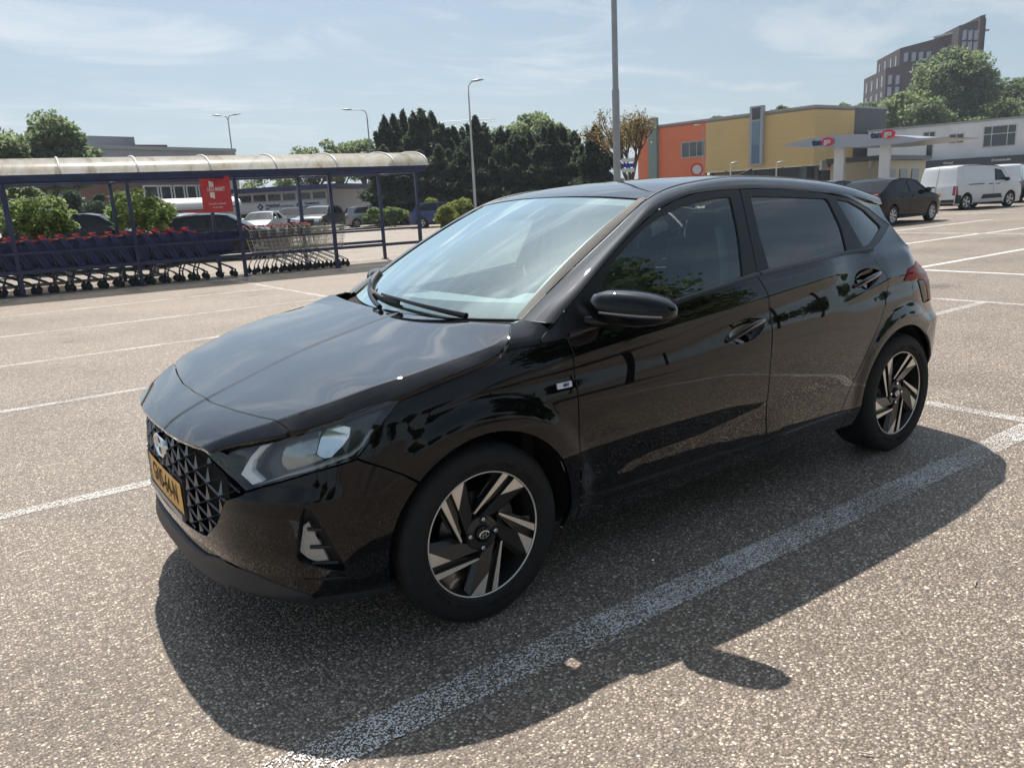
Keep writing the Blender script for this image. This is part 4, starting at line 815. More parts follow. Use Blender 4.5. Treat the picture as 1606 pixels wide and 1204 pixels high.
# ================================================================== trolley shelter and trolleys
def sy(x): return 15.27-.085*x
AX=np.array([1,-.085,0]); AX/=np.linalg.norm(AX); AY=np.array([.085,1,0]); AY/=np.linalg.norm(AY); ROT=math.atan2(AX[1],AX[0])
M_NAVY=mat('navy_painted_steel',(.012,.022,.075),rough=.38,coat=.3,noise=.25,nscale=6)
M_ROOFP=None
def roofmat():
    m,nt,o=_nt('aged_polycarbonate'); L=nt.links.new; N_=nt.nodes.new; b=N_('ShaderNodeBsdfPrincipled'); b.inputs['Roughness'].default_value=.28; tr=N_('ShaderNodeBsdfTranslucent'); x=N_('ShaderNodeMixShader'); x.inputs[0].default_value=.70; L(b.outputs[0],x.inputs[1]); L(tr.outputs[0],x.inputs[2]); tp=N_('ShaderNodeBsdfTransparent'); y=N_('ShaderNodeMixShader'); y.inputs[0].default_value=.12; L(x.outputs[0],y.inputs[1]); L(tp.outputs[0],y.inputs[2]); L(y.outputs[0],o.inputs[0])
    tc=N_('ShaderNodeTexCoord'); mp=N_('ShaderNodeMapping'); mp.inputs['Scale'].default_value=(1.3,.25,.5); L(tc.outputs['Object'],mp.inputs[0]); n=N_('ShaderNodeTexNoise'); n.inputs['Scale'].default_value=2.2; n.inputs['Detail'].default_value=9; n.inputs['Roughness'].default_value=.68; L(mp.outputs[0],n.inputs[0])
    r=N_('ShaderNodeValToRGB'); e=r.color_ramp.elements; e[0].position=.33; e[0].color=(.30,.22,.12,1); e[1].position=.56; e[1].color=(.93,.92,.86,1); q=e.new(.43); q.color=(.74,.69,.55,1); L(n.outputs[0],r.inputs[0]); L(r.outputs[0],b.inputs['Base Color']); L(r.outputs[0],tr.inputs[0]); return m
M_ROOFP=roofmat(); M_RIBW=mat('roof_rib_white',(.62,.62,.58),rough=.4)
SH=empty('trolley_shelter',(4,sy(4),0),ROT,'long navy steel trolley shelter with a yellowed barrel roof','shelter')
def loc(x,dy,z): return ((x-4)/AX[0],dy,z)   # along, across, up in the shelter's own axes
FX=[-4.5,-2.35,-.22,1.93,4.07,6.2,8.4]; BX=[-4.4,-2.3,-.3,1.75,3.85,5.98,8.12]
# roof: barrel section from front eave to back eave
sec=[(-.42,2.30),(-.36,2.40),(-.22,2.50),(.05,2.59),(.45,2.655),(.9,2.68),(1.35,2.655),(1.75,2.58),(2.05,2.46),(2.2,2.32)]
xs=np.linspace(-5.2,8.58,40); P=np.array([[loc(x,d,z) for d,z in cr(sec,3)] for x in xs]); P2=P.copy(); P2[...,2]-=.012
mb=MB(); mb.grid(P,0,True); mb.build('barrel_roof',M_ROOFP,SH)
ribs=[-3.4,-2.0,-.62,.77,2.15,3.55,4.92,6.3,7.7,8.56]
for x in ribs:
    mb=MB(); mb.tube([loc(x,d,z+.012) for d,z in cr(sec,3)],.022,6); mb.build('roof_rib',M_RIBW,SH)
for d,z,h in ((-.38,2.24,.12),(2.16,2.26,.12),(.0,2.20,.10),(1.78,2.22,.10)):
    mb=MB(); a=loc(-5.2,d,z); b=loc(8.52,d,z); mb.box(((a[0]+b[0])/2,d,z),(b[0]-a[0],.07,h)); mb.build('eave_beam',M_NAVY,SH)
for xf,xb in zip(FX,BX):
    mb=MB(); mb.box((loc(xf,0,0)[0],0,1.12),(.075,.075,2.24)); mb.box((loc(xf,0,0)[0],0,.008),(.17,.17,.016)); mb.build('post',M_NAVY,SH)
    mb=MB(); mb.box((loc(xb,0,0)[0],1.78,1.12),(.075,.075,2.24)); mb.box((loc(xb,0,0)[0],1.78,.008),(.17,.17,.016)); mb.build('post',M_NAVY,SH)
    mb=MB(); mb.tube([loc(xf,.03,2.16),loc((xf+xb)/2,.9,2.2),loc(xb,1.75,2.18)],.03,6); mb.build('cross_beam',M_NAVY,SH)
for i in range(len(FX)-1):
    for X,d in ((FX,-.055),(BX,1.84)):
        for z,r in ((.83,.022),(.47,.035)):
            mb=MB(); a=loc(X[i],d,z); b=loc(X[i+1],d,z); mb.box(((a[0]+b[0])/2,d,z),(b[0]-a[0]-.002,.03,2*r)); mb.build('side_rail',M_NAVY,SH)
# red sign on the post
M_SIGNR=mat('sign_red',(.52,.03,.04),rough=.4); M_SIGNW=mat('sign_white',(.75,.72,.70),rough=.5)
a=np.array([3.42,15.22,0]); b=np.array([3.95,14.86,0]); ux=(b-a)/np.linalg.norm(b-a); nn=np.cross(ux,[0,0,1]); w=np.linalg.norm(b-a); rs=empty('hanging_sign',tuple((a+b)/2+np.array([0,0,1.45])),math.atan2(ux[1],ux[0]),'red supermarket sign with white lettering on the shelter post','sign')
mb=MB(); mb.box((0,0,.385),(w,.03,.80)); o=mb.build('sign_board',M_SIGNR,rs); 
mb=MB(); Y=-.0165
mb.prism([(-.13,Y,.66),(-.03,Y,.63),(-.03,Y,.53),(-.13,Y,.53)],(0,-.002,0)); mb.prism([(-.13,Y,.42),(-.03,Y,.42),(-.03,Y,.28),(-.13,Y,.31)],(0,-.002,0)); mb.build('sign_emblem',M_SIGNW,rs)
mb=MB(); lettering(mb,'DEKA',.115,(-.10,Y,.475),(1,0,0),(0,0,1),0,.002,sx=.55); lettering(mb,'MARKT',.115,(.10,Y,.475),(1,0,0),(0,0,1),0,.002,sx=.55,bold=.002); lettering(mb,'Tot snel en bedankt',.062,(0,Y,.17),(1,0,0),(0,0,1),0,.002,sx=.75); lettering(mb,'en tot ziens',.062,(0,Y,.095),(1,0,0),(0,0,1),0,.002,sx=.75); mb.build('sign_lettering',M_SIGNW,rs)
mb=MB(); mb.tube([(w/2-.02,0,.7),(w/2+.10,.02,.7)],.012,6); mb.tube([(w/2-.02,0,.1),(w/2+.10,.02,.1)],.012,6); mb.build('sign_bracket',M_NAVY,rs)
# ---- blue plastic trolley: nose to +x, handle at x=0
M_BLUE=mat('blue_trolley_plastic',(.007,.013,.065),rough=.42,noise=.15,nscale=9); M_BLUE2=mat('blue_trolley_rib',(.018,.032,.12),rough=.4)
M_REDP=mat('red_handle_plastic',(.50,.03,.035),rough=.35); M_FRM=mat('trolley_frame_grey',(.10,.105,.115),rough=.4,metal=.6); M_CAST=mat('castor_black',(.015,.015,.016),rough=.6); M_WIRE=mat('zinc_wire',(.58,.56,.50),rough=.3,metal=.9)
def castors(T,pts):
    for x,y in pts:
        mb=MB(); mb.lathe([(.0,-.016),(.055,-.016),(.062,-.008),(.062,.008),(.055,.016),(0,.016)],(x,y,.062),(0,1,0),14); mb.box((x+.01,y+.026,.105),(.03,.006,.10)); mb.box((x+.01,y-.026,.105),(.03,.006,.10)); mb.box((x+.01,y,.16),(.035,.058,.012)); mb.build('castor',M_CAST,T)
def blue_cart():
    T=bpy.data.objects.new('shopping_trolley',None); link(T)
    mb=MB(); # basket: tapered tub
    def ring(z,x0,x1,w0,w1): return [(x0,-w0,z),(x1,-w1,z),(x1,w1,z),(x0,w0,z)]
    r=[ring(.50,.16,.86,.20,.15),ring(.58,.10,.90,.23,.175),ring(.92,.03,1.00,.275,.20),ring(.945,.02,1.02,.285,.21),ring(.945,.04,.99,.265,.19),ring(.56,.13,.88,.21,.155)]
    v=[q for a in r for q in a]; f=[(3,2,1,0),(20,21,22,23)]+[(4*i+k,4*i+(k+1)%4,4*i+4+(k+1)%4,4*i+4+k) for i in range(5) for k in range(4)]; mb.add(v,f)
    mb.build('basket',M_BLUE,T)
    for sy_ in (-1,1):
        mb=MB(); A=[(.05+t*.9,sy_*(.2795-.075*t),.915) for t in np.linspace(.05,.95,6)]; mb.tube(A,.012,4)
        for i in range(5):
            t=.10+.18*i; x=.05+t*.9; w=.279-.075*t; mb.prism([(x-.012,sy_*(w),.91),(x+.022,sy_*(w-.003),.91),(x+.065,sy_*(w-.055),.56),(x+.035,sy_*(w-.052),.56)],(0,sy_*.010,0))
        mb.build('basket_ribs',M_BLUE2,T)
    mb=MB(); mb.box((.0,0,.90),(.055,.50,.26),taper=.95); mb.build('child_seat',M_BLUE,T)
    for s_ in (-1,1):
        mb=MB(); Q=[(-.06,.285,1.0),(.05,.285,1.0),(.36,.262,.47),(.20,.262,.47)]
        mb.prism([(x,s_*y,z) for x,y,z in Q],(0,s_*.012,0),0); mb.prism([(x,s_*(y+.012),z) for x,y,z in ((-.005,.285,.95),(.03,.285,.95),(.315,.264,.50),(.24,.264,.50))],(0,s_*.003,0),1); mb.build('side_cheek',[M_BLUE2,M_BLUE],T)
    mb=MB(); mb.tube([(-.07,-.25,1.03),(-.075,0,1.04),(-.07,.25,1.03)],.032,8); 
    for s in (-.25,.25): mb.tube([(-.07,s,1.02),(.0,s,1.00),(.10,s,.95)],.018,6)
    mb.box((-.045,0,1.06),(.14,.20,.03)); mb.box((.05,-.262,.985),(.20,.03,.03)); mb.box((.05,.262,.985),(.20,.03,.03)); mb.build('handle',M_REDP,T)
    mb=MB()
    for s in (-.25,.25):
        mb.tube([(.02,s,.96),(.10,s*.96,.60),(.16,s*.9,.42),(.06,s*1.0,.22),(.04,s*1.02,.15)],.016,6); mb.tube([(.10,s*.96,.44),(.45,s*.86,.36),(.80,s*.74,.20),(.86,s*.72,.15)],.016,6); mb.tube([(.16,s*.9,.45),(.86,s*.62,.49)],.014,6)
    mb.tube([(.06,-.25,.20),(.06,.25,.20)],.014,6); mb.build('frame',M_FRM,T); castors(T,((.04,-.25),(.04,.25),(.86,-.18),(.86,.18))); return T
def wire_cart():
    T=bpy.data.objects.new('wire_trolley',None); link(T); mb=MB(); n0=.0028
    def pt(u,w,z): # u 0..1 along, w -1..1 across, z .46..0.92
        k=(z-.46)/.46; x0=.14-.11*k; x1=.80+.12*k; hw=(.20+.06*k)*(1-u)+(.14+.05*k)*u; return (x0+(x1-x0)*u,w*hw,z)
    for i in range(19):
        u=i/18; mb.tube([pt(u,-1,.92),pt(u,-1,.46),pt(u,1,.46),pt(u,1,.92)],n0,4,cap=False,sm=False)
    for j in range(7):
        w=-1+2*j/6; mb.tube([pt(0,w,.46),pt(1,w,.46),pt(1,w,.92)],n0,4,cap=False,sm=False)
    for z in (.54,.62,.70,.78,.86): mb.tube([pt(0,-1,z),pt(1,-1,z),pt(1,1,z),pt(0,1,z)],n0,4,cap=False,sm=False)
    for z in (.46,.92): mb.tube([pt(0,-1,z),pt(1,-1,z),pt(1,1,z),pt(0,1,z),pt(0,-1,z)],.0055,6,cap=False)
    mb.build('basket',M_WIRE,T)
    mb=MB(); mb.tube([(-.05,-.25,1.0),(-.055,0,1.01),(-.05,.25,1.0)],.020,8); mb.box((-.02,0,1.02),(.10,.14,.02)); mb.build('handle',M_REDP,T)
    mb=MB(); mb.box((.02,0,.86),(.03,.36,.16)); mb.build('child_seat',M_BLUE,T)
    mb=MB()
    for s in (-.24,.24):
        mb.tube([(-.05,s,1.0),(.03,s,.93),(.12,s*.92,.50),(.20,s*.9,.40),(.06,s*1.0,.20),(.04,s*1.02,.14)],.013,6); mb.tube([(.12,s*.92,.46),(.45,s*.82,.36),(.80,s*.72,.20),(.86,s*.7,.14)],.013,6)
    mb.build('frame',M_WIRE,T); castors(T,((.04,-.25),(.04,.25),(.86,-.17),(.86,.17))); return T
def place(o,x,dy,label,group,jr=.0,js=.0):
    q=np.array([4,sy(4),0])+AX*((x-4)/AX[0])+AY*(dy); o.location=tuple(q); o.scale=(1,1,1.075); o.rotation_euler=(0,0,ROT+jr); return tag(o,label,'shopping trolley',group)
p0=blue_cart(); nb=16
for i in range(nb):
    x=3.03-.302*i; o=p0 if i==0 else copy_tree(p0)
    lab='blue plastic shopping trolley with red handle at the right end of the nested row' if i==0 else 'blue plastic shopping trolley with red handle nested inside the shelter row'
    place(o,x,.42+random.uniform(-.012,.012),lab,'blue trolleys nested in the shelter',random.uniform(-.012,.012))
p1=wire_cart(); nw=8
for i in range(nw):
    o=p1 if i==0 else copy_tree(p1)
    place(o,5.72-.205*i,.55+random.uniform(-.015,.015),'zinc wire shopping trolley at the right end of the wire row' if i==0 else 'zinc wire shopping trolley with red handle nested beside the blue trolleys','wire trolleys nested in the shelter',random.uniform(-.02,.02))

# ================================================================== other vehicles
M_TYRE2=mat('parked_tyre',(.012,.012,.012),rough=.75); M_RIM2=mat('parked_rim',(.55,.55,.56),rough=.3,metal=.8); M_GLASS2=glass('parked_window',(.12,.15,.15),1.5,.75,.02,rough=.02); M_LAMPW=mat('parked_headlamp',(.65,.68,.70),rough=.1,coat=1); M_LAMPR=mat('parked_tail_lamp',(.30,.012,.012),rough=.15,coat=1); M_BLK2=mat('parked_black_plastic',(.015,.015,.016),rough=.5)
def cpaint(name,c,rough=.3,metal=.0): return mat(name,c,rough=rough,metal=metal,coat=1.,coat_rough=.03)
def wheel2(parent,x,y,r,sg,spokes=5,w=.19):
    W_=empty('wheel',(x,y,r),0,parent=parent); mb=MB(); mb.lathe([(r*.66,0),(r*.72,-.012),(r*.92,-.012),(r,.02),(r,w-.02),(r*.9,w),(r*.6,w)],(0,0,0),(0,-sg,0) if False else (0,1,0),28)
    mb.v=[(a,(b if sg<0 else -b),c) for a,b,c in mb.v]; mb.build('tyre',M_TYRE2,W_)
    mb=MB(); mb.lathe([(r*.67,-.002),(r*.62,.004),(r*.60,.05),(0,.055)],(0,0,0),(0,1,0),24,1)
    for k in range(spokes):
        a=2*PI*k/spokes; d=PI/spokes*.52; P=[(r*.64*math.cos(a-d*.8),.004,r*.64*math.sin(a-d*.8)),(r*.64*math.cos(a+d*.8),.004,r*.64*math.sin(a+d*.8)),(r*.16*math.cos(a+d*1.7),.012,r*.16*math.sin(a+d*1.7)),(r*.16*math.cos(a-d*1.7),.012,r*.16*math.sin(a-d*1.7))]; mb.prism(P,(0,.02,0),0)
    mb.lathe([(r*.18,.02),(r*.17,.004),(0,.002)],(0,0,0),(0,1,0),16,0); mb.lathe([(r*.69,-.003),(r*.63,-.004),(r*.62,.01)],(0,0,0),(0,1,0),28,0)
    mb.v=[(a,(b if sg<0 else -b),c) for a,b,c in mb.v]; mb.build('rim',[M_RIM2,M_BLK2],W_)
HATCH=dict(W=1.76,top=[(2.0,.20),(2.03,.42),(2.0,.58),(1.95,.68),(1.80,.78),(1.4,.89),(1.02,.965)],tail=[(-1.80,1.0),(-1.93,.93),(-2.0,.78),(-2.03,.52),(-1.98,.24)],
 gh=[(1.02,.965),(.30,1.395),(-.05,1.455),(-.6,1.475),(-1.15,1.44),(-1.55,1.365),(-1.80,1.0)],seg=('g','p','p','p','p','g'),belt=(.965,1.0),wr=.305,ax=(1.27,-1.25),
 wins=[[(.80,.985),(.22,1.345),(-.22,1.40),(-.24,.985)],[(-.31,.985),(-.29,1.405),(-1.08,1.375),(-1.32,1.22),(-1.38,1.0)]])
SALOON=dict(HATCH,W=1.74,tail=[(-1.95,1.02),(-2.08,.96),(-2.14,.78),(-2.16,.52),(-2.1,.24)],gh=[(1.05,.955),(.35,1.36),(-.05,1.415),(-.55,1.43),(-.95,1.40),(-1.25,1.33),(-1.95,1.02)],
 wins=[[(.82,.98),(.27,1.31),(-.20,1.36),(-.22,.985)],[(-.29,.985),(-.27,1.36),(-.78,1.34),(-1.05,1.20),(-1.08,1.0)]],seg=('g','p','p','p','p','g'))
SUV=dict(HATCH,W=1.84,top=[(2.15,.28),(2.2,.5),(2.18,.70),(2.12,.85),(1.95,.95),(1.5,1.03),(1.10,1.08)],tail=[(-1.95,1.10),(-2.08,1.02),(-2.14,.85),(-2.16,.6),(-2.1,.32)],gh=[(1.10,1.08),(.45,1.52),(.1,1.59),(-.6,1.62),(-1.3,1.60),(-1.72,1.52),(-1.95,1.10)],belt=(1.08,1.10),wr=.35,ax=(1.36,-1.33),
 wins=[[(.88,1.10),(.38,1.47),(-.12,1.53),(-.14,1.10)],[(-.21,1.10),(-.19,1.535),(-1.15,1.52),(-1.50,1.40),(-1.58,1.12)]])
VAN=dict(HATCH,W=1.86,top=[(2.16,.24),(2.20,.50),(2.18,.70),(2.10,.88),(1.90,1.0),(1.55,1.09),(1.32,1.13)],tail=[(-2.14,1.14),(-2.17,1.0),(-2.19,.75),(-2.20,.5),(-2.17,.30)],gh=[(1.32,1.13),(.78,1.66),(.50,1.77),(-.4,1.83),(-1.5,1.83),(-2.02,1.78),(-2.14,1.14)],seg=('g','p','p','p','p','p'),belt=(1.13,1.14),wr=.335,ax=(1.30,-1.49),
 wins=[[(1.02,1.17),(.70,1.58),(.25,1.66),(.23,1.15)]])
def parked_car(name,label,cat,S_,paint,pos,rz,L=None,group='cars parked across the lot',detail=True,spokes=5,rear_plate=True,van=False,rails=False,tail=None):
    W2=S_['W']/2; xs_f=S_['top'][1][0]; xs_r=S_['tail'][-2][0]; T=empty(name,(pos[0],pos[1],0),rz,label,cat,group)
    def half(x,z):
        x=np.asarray(x,float); z=np.asarray(z,float); zb=S_['belt'][0]; top=max(q[1] for q in S_['gh'])
        pl=1-.15*np.clip((x-(xs_f-.75))/.75,0,1)**2.2-.10*np.clip(((xs_r+.6)-x)/.6,0,1)**2.2*(0.45 if van else 1)
        se=np.interp(z,[.1,.25,.45,.62,zb-.12,zb,zb+.03],[.90,.945,.985,1,.995,.965,.955]); k=np.clip((z-zb-.03)/(top-zb-.03),0,1); se=np.where(z>zb+.03,.955-(.10 if van else .19)*k-.03*k**4,se)
        return W2*pl*se
    fn=lambda a,b,off=0.: np.stack([np.asarray(a,float),half(a,b)+off,np.asarray(b,float)],-1)
    top=S_['top']; tail=S_['tail']; gh=S_['gh']; r=S_['wr']; ax=S_['ax']; R_=r*1.16
    low=[]
    # outline of the side below the belt with wheel arches
    z0=.20
    fa=arc(ax[0],r,R_,math.degrees(math.asin((z0-r)/R_)),180-math.degrees(math.asin((z0-r)/R_)),12); ra=arc(ax[1],r,R_,math.degrees(math.asin((z0-r)/R_)),180-math.degrees(math.asin((z0-r)/R_)),12)
    body=[(top[0][0],z0+.02)]+top[1:]+tail[:-1]+[(tail[-1][0],z0+.04)]+ra[::-1]+fa[::-1]
    win=S_['wins']; ghp=[(x,z-.03) if 0<i<len(gh)-1 else (x,z) for i,(x,z) in enumerate(gh)]
    for sg in (-1,1):
        panel('body_side',fn,[body],paint,T,step=.09,estep=.06,thick=.04,sgn=sg)
        panel('upper_side',fn,[ghp]+win,paint,T,step=.09,estep=.06,thick=.03,sgn=sg)
        for w in win: panel('side_window',fn,[shrink(w,-.012)],M_GLASS2,T,step=.15,thick=0,sgn=sg,off=-.012)
        for k,x in enumerate(ax): wheel2(T,x,sg*(W2-.03),r,sg,spokes)
        if detail:
            # door seams, handles, sills, mirrors
            for xx in ((win[0][-1][0]+win[1][0][0])/2 if len(win)>1 else win[0][-1][0]-.1,):
                mb=MB(); zz=np.linspace(.33,S_['belt'][0],8); P=np.stack([fn(np.full(8,xx-.006),zz,.003)*[1,sg,1],fn(np.full(8,xx+.006),zz,.003)*[1,sg,1]],1); mb.grid(P); mb.build('door_seam',M_BLK2,T)
            for xx in (win[0][-1][0]+.18,)+((win[1][-2][0]+.35,) if len(win)>1 else (win[0][-1][0]-.28,)):
                q=fn(np.array([xx]),np.array([S_['belt'][0]-.11]),.012)[0]; mb=MB(); mb.box((q[0],sg*q[1],q[2]),(.20,.03,.035)); mb.build('door_handle',M_BLK2 if van else paint,T)
            q=fn(np.array([win[0][0][0]-.12]),np.array([S_['belt'][0]+.03]),.10)[0]; mb=MB(); mb.lathe([(0,-.10),(.05,-.09),(.085,-.03),(.085,.04),(.06,.09),(0,.10)],(q[0],sg*q[1],q[2]+.03),(0,1,0),12); o=mb.build('door_mirror',M_BLK2 if van else paint,T)
            mb=MB(); xx=np.linspace(ax[1]+R_+.05,ax[0]-R_-.05,10); P=np.stack([fn(xx,np.full(10,z),.006)*[1,sg,1] for z in (.20,.27)],1); mb.grid(P); mb.build('sill',M_BLK2,T)
            mb=MB(); P=[[(c+R_*1.0*math.cos(a),sg*y,r+R_*1.0*math.sin(a)) for y in (W2-.30,W2*.97)] for c in () for a in ()]; 
            for c in ax:
                A=[[(c+R_*.99*math.cos(a),sg*y,r+R_*.99*math.sin(a)) for y in (W2-.32,W2*.955)] for a in np.linspace(-.25,PI+.25,14)]; mb.grid(np.array(A),sm=False); mb.add([(c+R_*math.cos(a),sg*(W2-.32),r+R_*math.sin(a)) for a in np.linspace(-.25,PI+.25,14)],[tuple(range(14))])
            mb.build('wheel_arch',M_BLK2,T)
    # strips across the car
    def strip(path,front):
        path=np.array(path,float); sL=np.concatenate([[0],np.cumsum(np.hypot(*np.diff(path,axis=0).T))]); 
        def f(u,v,off=0.):
            u=np.asarray(u,float); v=np.asarray(v,float); x=np.interp(u,sL,path[:,0]); z=np.interp(u,sL,path[:,1]); y=half(x,z)*v
            e=1e-3; dx=np.interp(u+e,sL,path[:,0])-np.interp(u-e,sL,path[:,0]); dz=np.interp(u+e,sL,path[:,1])-np.interp(u-e,sL,path[:,1]); l=np.hypot(dx,dz)+1e-9; nx,nz=-dz/l,dx/l
            # outward: away from the middle of the car
            s=np.where(nx*(x)+nz*(z-.6)>0,1,-1); nx,nz=nx*s,nz*s; b=(.035*(1-v*v)+off); bx=np.where(np.abs(nx)>.8,.06*(1-v*v)+off,b)
            return np.stack([x+nx*bx,y,z+nz*b],-1)
        return f,sL
    def strip_panel(name,path,m,lo=None,front=True,vv=None):
        f,sL=strip(path,front); us=np.unique(np.concatenate([sL,np.linspace(sL[0],sL[-1],max(4,int(sL[-1]/.12)))])); vs=np.linspace(-1,1,13); U,V=np.meshgrid(us,vs,indexing='ij'); mb=MB(); mb.grid(f(U,V),0,True); mb.build(name,m,T); return f,sL
    ff,fs=strip_panel('bonnet',top,paint); rf,rs_=strip_panel('tail',tail[::-1],paint)
    for i,k in enumerate(S_['seg']):
        if i==0: strip_panel('windscreen',[gh[0],gh[1]],M_GLASS2)
    seg=S_['seg']; n=len(seg); i0=1; i1=n-1 if seg[-1]=='g' else n
    strip_panel('roof',gh[i0:i1+1],paint)
    if seg[-1]=='g': strip_panel('rear_window',gh[-2:],M_GLASS2)
    def patch(name,f,loop,m,off=.012,step=.05): return panel(name,f,[loop],m,T,step=step,thick=.02,off=off,scale=(1,W2))
    h=fs[2]; 
    for sg in (-1,1):
        patch('headlamp',ff,[(fs[2]-.03,sg*.60),(fs[2]-.02,sg*.97),(fs[3]+.12,sg*.985),(fs[3]+.02,sg*.58)],M_LAMPW)
    patch('front_grille',ff,[(fs[1]-.12,-.45),(fs[1]-.12,.45),(fs[2]+.06,.55),(fs[2]+.06,-.55)],M_BLK2); patch('number_plate',ff,[(fs[1]+.0,-.29),(fs[1]+.0,.29),(fs[1]+.10,.29),(fs[1]+.10,-.29)],M_YEL,off=.03)
    rz_=np.array(rs_)
    for sg in (-1,1):
        if van: patch('tail_lamp',rf,[(rz_[1]+.12,sg*.86),(rz_[1]+.12,sg*.995),(rz_[1]+.50,sg*.995),(rz_[1]+.50,sg*.88)],M_LAMPR)
        else: patch('tail_lamp',rf,[(rz_[2]-.06,sg*.62),(rz_[2]-.10,sg*.99),(rz_[3]+.02,sg*.99),(rz_[3]-.02,sg*.66)],M_LAMPR)
        # lamp wraps onto the side
        zt=np.interp(rz_[2],rs_,[q[1] for q in tail[::-1]]); xr=tail[2][0]
        zz0,zz1=((zt-.12,zt+.26) if van else (zt-.08,zt+.14)); panel('tail_lamp_side',fn,[[(xr+.02,zz0),(xr+.16,zz0+.02),(xr+.10,zz1),(tail[1][0]+.02,zz1)]],M_LAMPR,T,step=.06,thick=.02,sgn=sg,off=.008)
        panel('headlamp_side',fn,[[(top[2][0]-.03,top[2][1]+.0),(top[3][0]-.03,top[3][1]+.02),(top[3][0]-.34,top[3][1]+.075),(top[3][0]-.22,top[3][1]-.03)]],M_LAMPW,T,step=.06,thick=.02,sgn=sg,off=.008)
    patch('rear_plate',rf,[(rz_[2]-.14,-.3),(rz_[2]-.14,.3),(rz_[2]-.03,.3),(rz_[2]-.03,-.3)],M_YEL,off=.02)
    patch('rear_bumper',rf,[(rs_[0]+.02,-.97),(rs_[0]+.02,.97),(rs_[1]-(.05 if van else .16),.97),(rs_[1]-(.05 if van else .16),-.97)],M_BLK2,off=.014)
    mb=MB(); mb.box((0,0,.30),(xs_f-xs_r-.9,W2*1.1,.25)); mb.box((.1,0,.62),(1.9,W2*1.75,.62)); mb.build('underbody',M_BLK2,T)
    mb=MB(); 
    for y in (-.37,.37): mb.box((-.05,y,.95),(.14,.42,.55),taper=.8); mb.box((-1.0,y,.95),(.14,.42,.50),taper=.8)
    mb.build('seats',M_INT,T)
    if van:
        for sg in (-1,1):
            panel('side_cladding',fn,[[(.75,.42),(-.62,.42),(-.50,.60),(.62,.60)]],M_BLK2,T,step=.12,thick=.02,sgn=sg,off=.014)
            panel('rear_corner_bumper',fn,[[(-2.16,.28),(-1.88,.28),(-1.86,.60),(-2.17,.66)]],M_BLK2,T,step=.1,thick=.02,sgn=sg,off=.014)
            mb=MB(); q=fn(np.array([-.95]),np.array([1.04]),.012)[0]; mb.box((q[0],sg*q[1],q[2]),(.95,.02,.03)); mb.build('sliding_door_rail',M_BLK2,T)
            panel('side_recess',fn,[[(.05,1.20),(-1.75,1.20),(-1.70,1.66),(.0,1.66)]],paint,T,step=.12,thick=.02,sgn=sg,off=.010)
        mb=MB(); zz=np.linspace(.55,1.74,10); x0=np.interp(zz,[q[1] for q in tail[::-1]]+[1.78],[q[0] for q in tail[::-1]]+[-2.02])-.065; mb.grid(np.stack([np.stack([x0,np.full(10,y),zz],1) for y in (-.008,.008)],1)); mb.build('rear_door_seam',M_BLK2,T)
        mb=MB(); mb.box((-2.235,.16,.98),(.03,.22,.05)); mb.build('rear_door_handle',M_BLK2,T)
    return T
pBK=lacquer('black_saloon_paint',(.004,.004,.005),1.5,.8,.03); pWH=cpaint('white_van_paint',(.68,.70,.72),rough=.35); pBL=cpaint('blue_paint',(.012,.045,.16),metal=.3); pSV=cpaint('silver_paint',(.33,.34,.35),metal=.5); pGR=cpaint('grey_paint',(.09,.095,.10),metal=.4); pWS=cpaint('silver_white_paint',(.55,.57,.58),metal=.3); pDK=lacquer('dark_teal_paint',(.008,.013,.016),1.5,1.,.03); pRD=cpaint('red_van_paint',(.35,.02,.02))
parked_car('saloon_car','black saloon car with silver wheels parked beyond the hatchback tail','car',SALOON,pBK,(24.08,11.12),.02,spokes=7,group=None)
parked_car('delivery_van','white panel van with dark side cladding parked by the shops','van',VAN,pWH,(35.6,13.75),-.20,van=True,group=None)
parked_car('white_hatchback','white hatchback seen from behind at the right edge past the van','car',HATCH,pWH,(42.6,13.3),.30,group=None)
q=at(1578,300,48); parked_car('white_van','second white van mostly hidden behind the panel van','van',VAN,pWH,(q[0],q[1]),.25,van=True,group=None)
q=at(1306,300,40); parked_car('dark_hatchback','dark car of which only the roof shows left of the black saloon','car',HATCH,pBK,(q[0],q[1]),.1,group=None)
parked_car('blue_hatchback','dark blue hatchback with red tail lamps beside the conifers','car',HATCH,pBL,(23.3,38.3),-.62,group=None)
parked_car('silver_hatchback','silver grey hatchback seen from the side behind the shelter end','car',HATCH,pSV,(24.0,49.8),-.20,group=None)
def car_at(px,D,ang,*a,**k):
    q=at(px,340,D); return parked_car(*a[:3],a[3],a[4],(q[0],q[1]),ang,group=None,**k)
car_at(503,52,-2.35,'grey_suv','dark grey sports utility car facing the shelter beside the silver hatchback','car',SUV,pGR)
car_at(461,56,-2.25,'black_suv','black sports utility car parked in front of the blue roofed shop','car',SUV,pDK)
car_at(432,64,-2.3,'white_saloon','silver grey hatchback behind the bright saloon in front of the blue roofed shop','car',HATCH,pSV)
car_at(412,48,-2.2,'silver_saloon','silver car with bright bonnet left of the black sports utility car','car',SALOON,pWS)
car_at(593,66,-.5,'pale_hatchback','pale car behind the silver hatchback by the shrubs','car',HATCH,pWS)
car_at(531,74,-.4,'red_van','red van standing beside the blue roofed shop','van',VAN,pRD,van=True)
q=at(345,360,26.5); parked_car('black_estate','long black car parked behind the hanging red sign','car',SALOON,pDK,(q[0],q[1]),-.42,group=None)
q=at(140,360,25.5); parked_car('dark_suv','dark green sports utility car parked behind the planter shrubs','car',SUV,pDK,(q[0],q[1]),-.35,group=None)
q=at(272,350,31); parked_car('silver_estate','silver car behind the right planter shrub','car',HATCH,pSV,(q[0],q[1]),-2.5,group=None)

